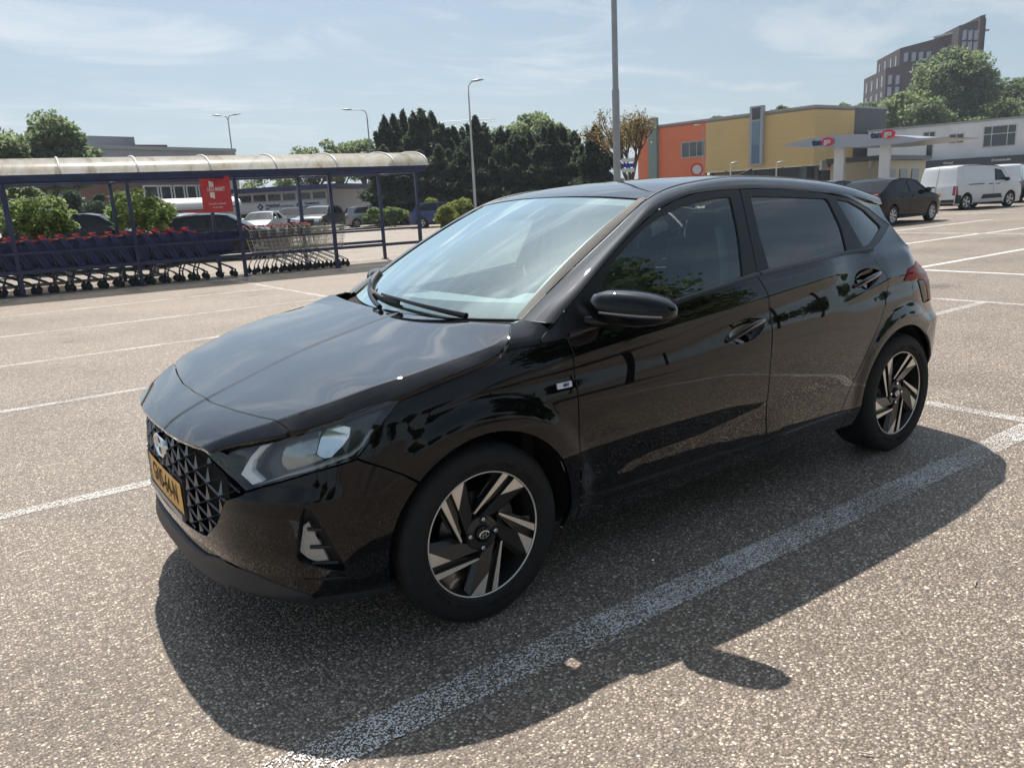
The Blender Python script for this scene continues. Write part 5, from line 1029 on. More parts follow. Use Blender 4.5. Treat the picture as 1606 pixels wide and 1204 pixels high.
# ================================================================== buildings
def claddingmat(name,col,step=.9,axis=2,amt=.10,joint=.03,rough=.55,noise=.08):
    """panels with fine horizontal joints"""
    m,nt,o=_nt(name); L=nt.links.new; N_=nt.nodes.new; b=N_('ShaderNodeBsdfPrincipled'); b.inputs['Roughness'].default_value=rough; L(b.outputs[0],o.inputs[0]); tc=N_('ShaderNodeTexCoord'); s=N_('ShaderNodeSeparateXYZ'); L(tc.outputs['Object'],s.inputs[0])
    d=N_('ShaderNodeMath'); d.operation='DIVIDE'; d.inputs[1].default_value=step; L(s.outputs[axis],d.inputs[0]); f=N_('ShaderNodeMath'); f.operation='FRACT'; L(d.outputs[0],f.inputs[0]); g=N_('ShaderNodeMath'); g.operation='GREATER_THAN'; g.inputs[1].default_value=joint; L(f.outputs[0],g.inputs[0])
    n=N_('ShaderNodeTexNoise'); n.inputs['Scale'].default_value=.35; n.inputs['Detail'].default_value=8; L(tc.outputs['Object'],n.inputs['Vector']); r=N_('ShaderNodeMapRange'); r.inputs[3].default_value=1-noise*1.6; r.inputs[4].default_value=1+noise*1.6; L(n.outputs[0],r.inputs[0])
    j=N_('ShaderNodeMapRange'); j.inputs[3].default_value=1-amt*4; j.inputs[4].default_value=1; L(g.outputs[0],j.inputs[0]); q=N_('ShaderNodeMath'); q.operation='MULTIPLY'; L(r.outputs[0],q.inputs[0]); L(j.outputs[0],q.inputs[1])
    x=N_('ShaderNodeMix'); x.data_type='RGBA'; x.blend_type='MULTIPLY'; x.inputs[0].default_value=1; x.inputs[6].default_value=(*col,1); L(q.outputs[0],x.inputs[7]); L(x.outputs[2],b.inputs['Base Color']); return m
def brickmat(name,col,mort,sc=4.):
    m,nt,o=_nt(name); L=nt.links.new; N_=nt.nodes.new; b=N_('ShaderNodeBsdfPrincipled'); b.inputs['Roughness'].default_value=.85; L(b.outputs[0],o.inputs[0]); tc=N_('ShaderNodeTexCoord'); s=N_('ShaderNodeSeparateXYZ'); L(tc.outputs['Object'],s.inputs[0]); a=N_('ShaderNodeMath'); a.operation='ADD'; L(s.outputs[0],a.inputs[0]); L(s.outputs[1],a.inputs[1]); c=N_('ShaderNodeCombineXYZ'); L(a.outputs[0],c.inputs[0]); L(s.outputs[2],c.inputs[1])
    br=N_('ShaderNodeTexBrick'); br.inputs['Scale'].default_value=sc; br.inputs['Color1'].default_value=(*col,1); br.inputs['Color2'].default_value=(col[0]*.75,col[1]*.72,col[2]*.72,1); br.inputs['Mortar'].default_value=(*mort,1); br.inputs['Mortar Size'].default_value=.012; L(c.outputs[0],br.inputs['Vector']); L(br.outputs[0],b.inputs['Base Color']); return m
M_WIN=mat('building_window',(.03,.04,.05),rough=.06,spec=.8); M_FRAMEW=mat('window_frame_white',(.62,.62,.60),rough=.5); M_FRAMEG=mat('window_frame_grey',(.34,.35,.36),rough=.4); M_DARKB=mat('dark_glazing',(.018,.018,.022),rough=.10,spec=.7); M_ROOFG=mat('roof_edge_grey',(.30,.31,.33),rough=.5); M_CONC=mat('grey_concrete',(.25,.26,.275),rough=.8,noise=.12,nscale=.6)
class Wall:
    """upright wall from ground point a to b; along (m), up (m)"""
    def __init__(s,a,b): s.a=np.array(a[:2],float); s.b=np.array(b[:2],float); s.l=np.linalg.norm(s.b-s.a); s.u=(s.b-s.a)/s.l; s.n=np.array([s.u[1],-s.u[0]])  # n: towards -y side when a->b runs +x
    def p(s,t,z,o=0.): q=s.a+s.u*t+s.n*o; return (q[0],q[1],z)
    def box(s,mb,t0,t1,z0,z1,o0,o1,mi=0):
        P=[s.p(t,z,o) for z in (z0,z1) for t,o in ((t0,o0),(t1,o0),(t1,o1),(t0,o1))]; return mb.add(P,[(0,1,2,3),(7,6,5,4),(0,4,5,1),(1,5,6,2),(2,6,7,3),(3,7,4,0)],mi)
def poly_block(name,pts,z0,z1,m,parent):
    mb=MB(); mb.prism([(x,y,z0) for x,y in pts],(0,0,z1-z0)); return mb.build(name,m,parent)
def recentre(T,o): pass
def win(W_,parent,t0,t1,z0,z1,m=None,fm=None,fr=.09,mull=(),tr=(),o=.03,name='window'):
    """frame proud of the wall, glass set back inside it"""
    mb=MB(); W_.box(mb,t0-fr,t1+fr,z0-fr,z0,.0,o+.04); W_.box(mb,t0-fr,t1+fr,z1,z1+fr,.0,o+.04); W_.box(mb,t0-fr,t0,z0,z1,.0,o+.04); W_.box(mb,t1,t1+fr,z0,z1,.0,o+.04)
    for k in mull: W_.box(mb,t0+(t1-t0)*k-fr*.4,t0+(t1-t0)*k+fr*.4,z0,z1,.0,o+.035)
    for k in tr: W_.box(mb,t0,t1,z0+(z1-z0)*k-fr*.4,z0+(z1-z0)*k+fr*.4,.0,o+.033)
    f=mb.build(name,fm or M_FRAMEW,parent); mb=MB(); W_.box(mb,t0,t1,z0,z1,.002,o); mb.build('pane',m or M_WIN,f); return f
# ---- orange and yellow hall
M_OR=claddingmat('orange_cladding',(.72,.15,.035),.5,amt=.05); M_YE=claddingmat('yellow_cladding',(.62,.43,.16),1.0,amt=.06,noise=.10); M_GY=claddingmat('charcoal_cladding',(.07,.073,.082),.9,amt=.05)
H=10.2; A=at_top(1000,203,H); B=at_top(1107,189.5,H); C=at_top(1279,167.5,H); D_=at_top(1341,169.5,H); E_=at_top(1391,171.5,H)
bk=np.array([20.,38.,0])
HALL=empty('sports_hall',(0,0,0),0,'large hall clad in orange and mustard yellow boards behind the filling station','building')
def zat(px,py,P): b=bear(px,py); return CP[2]+b[2]*np.hypot(*(P-CP)[:2])
zoB=zat(1107,281,B); zyB=zat(1107,271,B)
def slab(name,P,Q,z0,z1,m,th=.4,prt=HALL): 
    w=Wall(P,Q); mb=MB(); w.box(mb,0,w.l,z0,z1,-th,0); mb.build(name,m,prt); return w
w1=slab('orange_wall',A,B,0,H,M_OR); w2=slab('yellow_wall',B,C,zyB,H,M_YE); w3=slab('yellow_end_wall',C,D_,zyB,H,M_YE); w4=slab('charcoal_wall',D_,E_,0,H,M_GY)
for w in (w1,w2,w3,w4):
    mb=MB(); w.box(mb,0,w.l,H,H+.22,-.5,.06); mb.build('roof_edge',M_ROOFG,HALL)
mb=MB(); mb.prism([(*q[:2],H-.3) for q in (A,B,C,D_,E_,E_+bk,A+bk)],(0,0,.25)); mb.build('roof',M_ROOFG,HALL)
for w in (w2,w3):
    mb=MB(); w.box(mb,0,w.l,0,zyB-.02,-1.6,-1.2); g=mb.build('ground_floor_glazing',M_DARKB,HALL); 
    for i in range(int(w.l/3.2)+1):
        mb=MB(); w.box(mb,min(i*3.2,w.l-.3),min(i*3.2,w.l-.3)+.25,0,zyB-.02,-1.2,-1.0); mb.build('glazing_post',M_GY,HALL)
def along(w,px,py=240):
    b=bear(px,py)[:2]; # intersect ray with wall line
    M=np.array([[b[0],-w.u[0]],[b[1],-w.u[1]]]); r=np.linalg.solve(M,w.a-CP[:2]); return r[1],r[0]
t0,d0=along(w1,1070); t1,_=along(w1,1104.5); zt=CP[2]+bear(1087,224)[2]*d0; zb=CP[2]+bear(1087,246)[2]*d0
win(w1,HALL,t0,t1,zb,zt,mull=(.34,.67),fm=M_FRAMEG,fr=.14)
t0,d0=along(w1,1020); t1,_=along(w1,1033); mb=MB(); w1.box(mb,t0,t1,0,H+1.2,0,.5); f=mb.build('stair_tower',mat('green_glass_tower',(.16,.22,.20),rough=.3),HALL)
t0,d0=along(w2,1181); t1,_=along(w2,1196); zt=CP[2]+bear(1188,170)[2]*d0; zb=CP[2]+bear(1188,257)[2]*d0
mb=MB(); w2.box(mb,t0-.25,t1+.25,zb-.2,zt+.2,.0,.55); f=mb.build('glazed_strip',M_FRAMEG,HALL); M_SKYG=mat('strip_glass_blue',(.10,.16,.24),rough=.05,spec=.9)
mb=MB(); w2.box(mb,t0+.1,t1-.1,zb,zb+(zt-zb)*.76,.551,.57); mb.build('pane',M_SKYG,f); mb=MB(); w2.box(mb,t0+.1,t1-.1,zb+(zt-zb)*.79,zt,.551,.57); mb.build('pane',M_DARKB,f)
M_STAIN=mat('yellow_patch',(.36,.235,.075),rough=.6)
# ---- white two-storey row with shops under a dark fascia
Hw=7.2; A=at_top(1362,207.5,Hw); B=at_top(1640,182,Hw); M_WHW=mat('white_render',(.76,.77,.78),rough=.7,noise=.08,nscale=.5)
SHOP=empty('white_shop_row',(0,0,0),0,'white flat roofed two storey row with dark fascia above the shops at right','building'); w=Wall(A,B)
tL,dL=along(w,1368); tR,dR=along(w,1606); zf=.5*((CP[2]+bear(1368,258)[2]*dL)+(CP[2]+bear(1606,243)[2]*dR)); zf2=.5*((CP[2]+bear(1470,263)[2]*along(w,1470)[1])+(CP[2]+bear(1606,254.5)[2]*dR))
mb=MB(); w.box(mb,0,w.l,zf,Hw,-9,0); mb.build('wall',M_WHW,SHOP); mb=MB(); w.box(mb,-.1,w.l,Hw,Hw+.22,-9.1,.12); mb.build('roof_edge',M_FRAMEG,SHOP)
mb=MB(); w.box(mb,-2.5,w.l,zf2,zf-.004,-8.9,1.3); mb.build('fascia',mat('fascia_charcoal',(.045,.05,.06),rough=.5),SHOP)
mb=MB(); w.box(mb,-2,w.l,0,zf2-.004,-8.9,-.2); mb.build('shopfront',mat('shopfront_beige',(.38,.34,.26),rough=.7,noise=.15,nscale=.3),SHOP)
for px0,px1 in ((1395,1418),(1426,1452),(1456,1500),(1505,1550),(1560,1600)):
    t0,_=along(w,px0); t1,_=along(w,px1); mb=MB(); w.box(mb,t0,t1,.1,zf2-.4,-.199,-.10); mb.build('shop_shutter',claddingmat('roller_shutter_%d'%px0,(.34,.33,.31),.12,amt=.04) if px0 in(1395,1426) else M_DARKB,SHOP)
for px0,px1,y0,y1,mu,tr in ((1487.5,1509,211,224,(.5,),()),(1541,1590,198,229,(.25,.75),(.62,)),(1453,1462,225,248,(),()),(1447,1464,208,216,(.5,),())):
    t0,d=along(w,px0); t1,d2=along(w,px1); d=(d+d2)/2; pm=(px0+px1)/2; win(w,SHOP,t0,t1,CP[2]+bear(pm,y1)[2]*d,CP[2]+bear(pm,y0)[2]*d,mull=mu,tr=tr,fr=.10)
mb=MB(); 
for px_,txt in ((1493,'Grimal'),(1575,'Zonnestudio')):
    t,d=along(w,px_); lettering(mb,txt,.36,w.p(t,(zf+zf2)/2,1.32),(*w.u,0),(0,0,1),0,.02,bold=.01)
mb.build('shop_lettering',M_FRAMEW,SHOP)
# ---- brown brick tower
M_TB=brickmat('dark_brown_brick',(.060,.045,.055),(.05,.042,.046),6.); M_TW=mat('tower_window',(.22,.25,.30),rough=.12,spec=.8)
TOW=empty('apartment_tower',(0,0,0),0,'dark brown brick apartment tower stepping up to a tall fin above the trees','building')
HA,HB,HC=24.,28.5,33.
K=at(1390,108,190); fl=at(1545,95,172); wF=Wall(K,fl); nb=np.array([wF.u[1]*-1,wF.u[0]])  # away from viewer
def zt_(px,py): t,d=along(wF,px,100); return CP[2]+bear(px,py)[2]*d,t
Lq=K[:2]+ (at(1356,120,205)[:2]-K[:2]); lv=(Lq-K[:2]); 
def block(name,pxa,pxb,pyt,o,dz=0,depth=None,m=M_TB,set_=0.,slope=0.):
    za,ta=zt_(pxa,pyt); _,tb=zt_(pxb,pyt); tops=za; P=[np.array(wF.p(ta,0,-set_)[:2]),np.array(wF.p(tb,0,-set_)[:2])]; dv=lv if depth is None else lv/np.linalg.norm(lv)*depth
    return poly_block(name,[P[0],P[1],P[1]+dv,P[0]+dv],0,tops,m,TOW),ta,tb,tops
b1=block('lower_block',1390,1541,108,0); b2=block('upper_block',1398,1500,76,0,set_=2.0); b3=block('tall_block',1500,1541,41,0,set_=.0,depth=12); b4=block('fin_wall',1534,1541.5,26,0,set_=-.3,depth=9); b5=block('penthouse',1459,1502,55,0,set_=4.,m=M_WHW,depth=10)
mb=MB(); P=[wF.p(zt_(1453,60)[1],zt_(1453,58)[0],-1.2),wF.p(zt_(1500,50)[1],zt_(1500,46)[0],-1.2),wF.p(zt_(1500,50)[1],zt_(1500,46)[0],-7),wF.p(zt_(1453,60)[1],zt_(1453,58)[0],-7)]; mb.prism(P,(0,0,-.35)); mb.build('penthouse_roof',M_FRAMEG,TOW)
def tw(px0,px1,py0,py1,set_=0.):
    z1,t0=zt_(px0,py0); z0,_=zt_(px0,py1); _,t1=zt_(px1,py0); mb=MB(); wF.box(mb,t0,t1,z0,z1,-set_,-set_+.12); mb.build('window',M_TW,TOW)
for i,px_ in enumerate((1405,1417,1428,1440)):
    for py in (84,102): tw(px_,px_+6.5,py-i*.6,py+14-i*.6,2.0)
for px_ in (1395,1407): 
    for py in (119,137): tw(px_,px_+6.,py,py+14)
for px_ in (1507,1516,1525):
    for py in (49,67,87,108): tw(px_,px_+6.5,py,py+15,0.)
wS=Wall(K[:2]+lv,K[:2])
for f in (.15,.4,.65,.86):
    for zz in (b1[3]-3.4,b1[3]-6.6,b1[3]-9.8): mb=MB(); wS.box(mb,wS.l*f-.5,wS.l*f+.5,zz,zz+2.2,0,.1); mb.build('window',M_TW,TOW)
    for zz in (b2[3]-3.2,b2[3]-6.0): 
        q=np.array(wF.p(b2[1],0,-2.0)[:2]); w9=Wall(q+lv,q); mb=MB(); w9.box(mb,w9.l*f-.45,w9.l*f+.45,zz,zz+2.,0,.1); mb.build('window',M_TW,TOW)
# ---- filling station
M_CAN=mat('canopy_silver',(.42,.45,.50),rough=.35,metal=.3); M_CANW=mat('canopy_white',(.70,.71,.72),rough=.4); M_PINK=mat('sign_red_pink',(.60,.03,.07),rough=.4); M_SNAVY=mat('sign_navy',(.012,.02,.10),rough=.4)
STA=empty('filling_station',(0,0,0),0,'silver wing shaped filling station canopy on two columns','filling station')
Dl,Dm,Dr=66.,63.,61.
a=at(1227,229,Dl); b=at(1357,213.5,Dm); c=at(1480,215,Dr)
fu=(b-a)[:2]/np.linalg.norm((b-a)[:2]); ln=np.array([-fu[1],fu[0]])
zt1=b[2]; zlow=at(1300,232,(Dl+Dm)/2)[2]; mid=at(1320,230.5,64)
# near fascia: lens shape between the two tips, tapering to both
ds=np.linspace(0,1,24)
cdir=(c-a)[:2]; clen=np.linalg.norm(cdir); cu=cdir/clen; cn=np.array([-cu[1],cu[0]])
top=[]; bot=[]
for t in ds:
    q=a[:2]+cu*clen*t; z_t=a[2]+(c[2]-a[2])*t+ .62*math.sin(PI*min(1,t*1.15+.0))**.8*(1-.3*t); z_b=a[2]+(c[2]-a[2])*t-.42*math.sin(PI*t)**.7+.05
    top.append((*q,z_t)); bot.append((*q,min(z_b,z_t-.02)))
mb=MB(); wid=6.5; V=[]; 
for (tx,ty,tz),(bx,by,bz) in zip(top,bot): V+=[(tx,ty,tz),(bx,by,bz),(tx+cn[0]*wid,ty+cn[1]*wid,tz),(bx+cn[0]*wid,by+cn[1]*wid,bz)]
F=[]; n=len(top)
for i in range(n-1): o=4*i; F+=[(o,o+1,o+5,o+4),(o+2,o+6,o+7,o+3),(o,o+4,o+6,o+2),(o+1,o+3,o+7,o+5)]
mb.add(V,F); mb.build('canopy',M_CAN,STA)
def colm(px_,D,wd):
    q=at(px_,250,D); mb=MB(); mb.box((q[0],q[1],2.1),(wd,wd*.8,4.2),.4); o=mb.build('column',M_CANW,STA); mb=MB(); mb.box((q[0]-.02,q[1]-wd*.55-.03,.95),(wd*.8,.08,.9),.4); mb.build('price_board',M_PINK,STA); mb=MB(); mb.box((q[0]-.02,q[1]-wd*.55-.085,.80),(wd*.6,.03,.35),.4); mb.build('price_panel',M_FRAMEW,STA)
colm(1317,65.0,.85); colm(1388,63.5,.85)
def tango(t,dz,sc,out,name):
    q=a[:2]+cu*clen*t-cn*out; zz=np.interp(t,ds,[(x[2]+y[2])/2 for x,y in zip(top,bot)])+dz; T_=empty(name,(0,0,0),parent=STA); o3=np.array([*q,zz])
    ux=np.array([*cu,0]); mb=MB(); lettering(mb,'tan',.95*sc,o3-ux*.5*sc,ux,(0,0,1),0,.02,bold=.03); mb.build('sign_letters',M_SNAVY,T_)
    mb=MB(); el=[o3+ux*(.85*sc+ .80*sc*math.cos(k))+np.array([0,0,.48*sc*math.sin(k)]) for k in np.linspace(0,2*PI,24,endpoint=False)]; mb.prism([e_+np.array([*(-cn*.02),0]) for e_ in el],tuple(-np.array([*cn,0])*.05)); mb.build('sign_oval',M_PINK,T_)
    mb=MB(); lettering(mb,'go',.82*sc,o3+ux*.85*sc+np.array([*(-cn*.09),.06*sc]),ux,(0,0,1),0,.02,bold=.02); mb.build('sign_letters',M_FRAMEW,T_)
tango(.27,.0,.62,.04,'brand_sign'); tango(.655,.36,.62,.30,'brand_sign')
for px_,py,wd in ((1300,259,3.4),(1377,256,3.6)):
    q=at(px_,py,70); mb=MB(); mb.box(tuple(q),(wd,.2,.75),.2); s_=mb.build('station_sign',M_FRAMEW,STA); mb=MB(); lettering(mb,'tango',.5,q+np.array([.0,-.14,0]),(math.cos(.2),math.sin(.2),0),(0,0,1),0,.01,bold=.01); mb.build('sign_letters',M_PINK,s_)
q=at(1380,262,74); KI=empty('station_kiosk',(q[0],q[1],0),.2,'low cream kiosk with flat roof under the filling station canopy','kiosk'); M_CRM=mat('kiosk_cream',(.55,.49,.36),rough=.7)
mb=MB(); mb.box((0,0,1.45),(11,4,2.9)); mb.build('wall',M_CRM,KI); mb=MB(); mb.box((0,0,3.1),(11.6,4.6,.35)); mb.build('roof',mat('kiosk_roof',(.10,.11,.13),rough=.5),KI)
for x in (-3.5,-.5,2.6): mb=MB(); mb.box((x,-2.01,1.35),(1.9,.1,1.7)); mb.build('window',M_DARKB,KI)
# ---- left background
GB=empty('grey_hall',(0,0,0),0,'grey windowless block with brown roof box and long low wing behind the shelter','building')
a=at(138,213,95); b=at(210,214,97); wG=Wall(a,b); mb=MB(); wG.box(mb,0,wG.l,0,a[2],-14,0); mb.build('main_block',M_CONC,GB)
a=at(60,240,88); b=at(365,239,99); wL=Wall(a,b); mb=MB(); wL.box(mb,0,wL.l,0,b[2],-10,.5); mb.build('low_wing',mat('wing_grey',(.33,.34,.35),rough=.7,noise=.1,nscale=.4),GB); mb=MB(); wL.box(mb,0,wL.l,b[2],b[2]+.35,-10.2,.7); mb.build('roof_edge',M_FRAMEG,GB)
a=at(212,227,95); b=at(262,227,96); wB=Wall(a,b); mb=MB(); wB.box(mb,0,wB.l,0,a[2],-6,0); mb.build('roof_box',mat('roof_box_brown',(.085,.035,.03),rough=.7),GB)
# brick front with windows seen below the shelter roof
M_BR=brickmat('red_brown_brick',(.20,.10,.075),(.25,.22,.19),5.)
a=at(236,330,66); b=at(331,330,70); wK=Wall(a,b); BF=empty('brick_building',(0,0,0),0,'red brown brick building with white window band seen under the shelter roof','building'); zz=at(290,272,68)[2]
mb=MB(); wK.box(mb,0,wK.l,0,zz,-8,0); mb.build('wall',M_BR,BF)
for f in np.linspace(.08,.92,5): win(wK,BF,wK.l*f-.75,wK.l*f+.65,2.6,3.7,fr=.12)
mb=MB(); wK.box(mb,.3,wK.l-.3,1.9,2.35,0,.08); mb.build('white_band',M_FRAMEW,BF)
# ---- blue roofed shop with lettering
a=at(377,342,70); b=at(516,340,66); wN=Wall(a,b); NS=empty('dealer_shop',(0,0,0),0,'low white shop with navy roof edge and diamond logo signs behind the shelter','building'); Hn=at(516,291,66)[2]; zq=lambda px,py: at(px,py,68)[2]
M_SHW=mat('shop_white',(.62,.63,.64),rough=.6)
mb=MB(); wN.box(mb,0,wN.l,0,Hn-.25,-9,0); mb.build('wall',M_SHW,NS); mb=MB(); wN.box(mb,-.6,wN.l+1.6,Hn-.25,Hn+.10,-10,1.4); mb.build('roof',M_SNAVY,NS)
h=Hn-.25
for i in range(6):
    t0=wN.l*(i/6)+.12; t1=wN.l*((i+1)/6)-.12; mb=MB(); wN.box(mb,t0,t1,h*.76,h*.93,0,.03); mb.build('window',M_DARKB,NS); mb=MB(); wN.box(mb,t0,t1,.15,h*.44,0,.03); mb.build('shop_window',M_DARKB,NS)
mb=MB(); wN.box(mb,0,wN.l,h*.50,h*.72,.04,.16); sb=mb.build('sign_band',mat('sign_band_white',(.72,.73,.76),rough=.4),NS)
mb=MB()
for f in (.26,.70):
    c=np.array(wN.p(wN.l*f,h*.61,.165)); U=np.array([*wN.u,0]); r=.30; mb.prism([c+U*r,c+np.array([0,0,r]),c-U*r,c-np.array([0,0,r])],tuple(np.array([*wN.n,0])*.03)); lettering(mb,'Nederland',.30,c+U*.48+np.array([0,0,.10]),U,(0,0,1),0,.02,'LEFT',.008); lettering(mb,'NV',.26,c+U*.48-np.array([0,0,.18]),U,(0,0,1),0,.02,'LEFT',.008)
lettering(mb,'Nieuwe occasions',.30,np.array(wN.p(wN.l*.49,h*.61,.165)),(*wN.u,0),(0,0,1),0,.02); mb.build('sign_lettering',M_SNAVY,sb)
mb=MB()
for f in (.26,.70):
    c=np.array(wN.p(wN.l*f,h*.61,.20)); U=np.array([*wN.u,0]); r=.13; mb.prism([c+U*r,c+np.array([0,0,r]),c-U*r,c-np.array([0,0,r])],tuple(np.array([*wN.n,0])*.012))
mb.build('logo_centre',M_FRAMEW,sb)
# grey houses further back
for px0,px1,py,D,lab in ((548,572,304,105,'grey gabled house left of the flagpoles'),(574,602,296,110,'grey gabled house between the tree trunk and the flagpoles'),(690,735,178,0,'')):
    if not D: continue
    a=at(px0,345,D); b=at(px1,345,D); w_=Wall(a,b); zt=at((px0+px1)/2,py,D)[2]; Hh=empty('gabled_house',(0,0,0),0,lab,'house'); e=zt*.62
    mb=MB(); w_.box(mb,0,w_.l,0,e,-8,0); mb.build('wall',M_CONC,Hh); mb=MB(); P=[w_.p(0,e,.2),w_.p(w_.l,e,.2),w_.p(w_.l/2,zt,.2)]; mb.prism(P,tuple(np.array([*(-w_.n),0])*8.4)); mb.build('roof',mat('house_roof_%d'%px0,(.16,.15,.15),rough=.8),Hh)
    win(w_,Hh,w_.l*.3,w_.l*.5,e*.5,e*.8)
# ---- street furniture
M_POLE=mat('galvanised_pole',(.34,.35,.36),rough=.45,metal=.5,noise=.1,nscale=3); M_POLEW=mat('pale_pole',(.55,.54,.50),rough=.5); M_LAMPH=mat('lantern_grey',(.30,.30,.29),rough=.4)
def lantern(parent,base,dirv,L_=.75,name='lamp_head'):
    d=np.array([dirv[0],dirv[1],.10]); d/=np.linalg.norm(d); b=np.array(base); s=np.cross(d,[0,0,1]); s/=np.linalg.norm(s); mb=MB(); vs=[]
    for t,w_,h_ in ((0,.05,.05),(.15,.10,.08),(.5,.16,.10),(.85,.12,.06),(1,.03,.02)):
        c=b+d*L_*t; vs+=[c-s*w_,c+np.array([0,0,h_]),c+s*w_,c-np.array([0,0,h_*.5])]
    mb.add(vs,[(4*i+k,4*i+(k+1)%4,4*i+4+(k+1)%4,4*i+4+k) for i in range(4) for k in range(4)]+[(3,2,1,0),(16,17,18,19)],0,True); mb.build(name,M_LAMPH,parent)
def lamp(px_,pyt,D,H,arms,label,m,rb=.09,curve=1.0,name='street_lamp'):
    b=bear(px_,pyt); q=at(px_,300,D); q=np.array([q[0],q[1],0]); T=empty(name,tuple(q),0,label,'street lamp'); mb=MB(); mb.tube([(0,0,0),(0,0,H*.45)],[rb,rb*.85],10); mb.tube([(0,0,H*.45),(0,0,H-.6)],[rb*.72,rb*.5],10)
    mb.lathe([(rb,0),(rb*1.25,.0),(rb*1.25,.9),(rb,.95)],(0,0,0),(0,0,1),10); mb.build('pole',m,T); r2=np.array([_r[0],_r[1]])/np.hypot(_r[0],_r[1])
    for s in arms:
        A=[(0,0,H-.65),(r2[0]*s*.06,r2[1]*s*.06,H-.25),(r2[0]*s*.35,r2[1]*s*.35,H-.05),(r2[0]*s*curve,r2[1]*s*curve,H)]; mb=MB(); mb.tube(cr(A,5),rb*.38,8); mb.build('arm',m,T); lantern(T,A[-1],r2*np.sign(s))
    return T
def Hfor(px_,py,D): return at(px_,py,D)[2]
lamp(372,182,75,Hfor(372,181,75),(-.75,.55),'grey street lamp with two lanterns rising behind the shelter roof',M_POLE,curve=.8)
lamp(586,171,62,Hfor(586,171,62),(-1.,),'grey street lamp with one arm bent left above the shelter end',M_POLE,curve=1.1)
lamp(744,129,48,Hfor(744,128,48),(.5,),'pale street lamp with short curved arm in front of the conifers',M_POLEW,curve=.38)
q=at(968,283,23); T=empty('light_mast',(q[0],q[1],0),0,'tall thick grey mast that runs out of the top of the picture','mast'); mb=MB(); mb.tube([(0,0,0),(0,0,4.2)],.105,12); mb.tube([(0,0,4.2),(0,0,11.5)],[.085,.07],12); mb.build('pole',M_POLE,T); mb=MB(); mb.lathe([(.105,0),(.14,0),(.14,.8),(.105,.85)],(0,0,0),(0,0,1),12); mb.build('base_sleeve',M_POLE,T); lantern(T,(0,0,11.5),(.8,.6))
lamp(1102,198,88,Hfor(1102,197,88),(-.5,),'thin street lamp in front of the orange wall',M_POLE,curve=.5,rb=.07)
# round no-vehicles sign and small signs
q=at(1093,266,46); T=empty('road_sign',(q[0],q[1],0),0,'round white road sign with red rim in front of the orange wall','sign'); fw=np.array([CP[0]-q[0],CP[1]-q[1],0]); fw/=np.linalg.norm(fw)
mb=MB(); mb.tube([(0,0,0),(0,0,q[2]+.3)],.035,8); mb.build('pole',M_POLE,T); mb=MB(); mb.lathe([(.0,0),(.34,0),(.34,.02),(0,.02)],fw*.05+np.array([0,0,q[2]]),fw,28,0,False); mb.build('sign_rim',mat('sign_rim_red',(.55,.03,.03),rough=.4),T); mb=MB(); mb.lathe([(0,.024),(.25,.024),(.25,.021)],fw*.05+np.array([0,0,q[2]]),fw,28,0,False); mb.build('sign_face',M_FRAMEW,T)
for px_,py,lab in ((1146,257,'short white lamp post left of the glazed strip'),(1218,256,'short white lamp post right of the glazed strip')):
    q=at(px_,py,60); T=empty('lamp_post',(q[0],q[1],0),0,lab,'street lamp'); mb=MB(); mb.tube([(0,0,0),(0,0,q[2])],.045,8); mb.build('pole',M_FRAMEW,T); lantern(T,(0,0,q[2]),(_r[0],_r[1]),.6)
q=at(985,258,40); T=empty('parking_sign',(q[0],q[1],0),0,'small blue and white parking sign by the bare tree','sign'); mb=MB(); mb.tube([(0,0,0),(0,0,q[2]+.55)],.03,8); mb.build('pole',M_POLE,T); fw=np.array([CP[0]-q[0],CP[1]-q[1]]); an=math.atan2(fw[1],fw[0])+PI/2
for k,(dz,m_) in enumerate(((.2,M_FRAMEW),(-.05,M_EU),(-.28,M_FRAMEW))): mb=MB(); mb.box((fw[0]/np.hypot(*fw)*.05,fw[1]/np.hypot(*fw)*.05,q[2]+dz),(.62,.03,.18),an); mb.build('sign_plate',m_,T)
# flagpoles
for k,(px_,m_,lab) in enumerate(((601,M_FRAMEW,'white flag on the left flagpole beside the shrubs'),(608,M_FRAMEW,'white flag on the middle flagpole beside the shrubs'),(616,M_PINK,'pink flag on the right flagpole beside the shrubs'))):
    q=at(px_,293,80); T=empty('flagpole',(q[0],q[1],0),0,lab,'flag'); mb=MB(); mb.tube([(0,0,0),(0,0,q[2]+.4)],.05,6); mb.build('pole',M_FRAMEW,T); mb=MB(); mb.grid(np.array([[(x*.8,.12*math.sin(x*5),q[2]-z*.5-.15*x) for z in (0,1,2)] for x in np.linspace(0,1,7)])); mb.build('flag_cloth',m_,T)
# crane jib far off
a=at(690,201,190); b=at(778,192,190); T=empty('tower_crane',(a[0],a[1],0),0,'thin lattice crane jib far off above the conifers','crane'); d=(b-a); d=np.array([d[0],d[1],0]); l=np.linalg.norm(d); d/=l; z0=a[2]; mb=MB(); mb.tube([(0,0,z0),tuple(d*l+np.array([0,0,z0+1.0]))],.07,4); mb.tube([(0,0,z0+1.3),tuple(d*l+np.array([0,0,z0+1.5]))],.07,4)
for i in range(24): p_=d*l*i/24; q_=d*l*(i+.5)/24; r_=d*l*(i+1)/24; mb.tube([(p_[0],p_[1],z0+1.0*i/24),(q_[0],q_[1],z0+1.4),(r_[0],r_[1],z0+1.0*(i+1)/24)],.035,3,cap=False)
mb.build('jib',M_POLE,T); mb=MB(); mb.box((0,0,z0/2),(1.2,1.2,z0)); mb.build('mast',M_POLE,T)
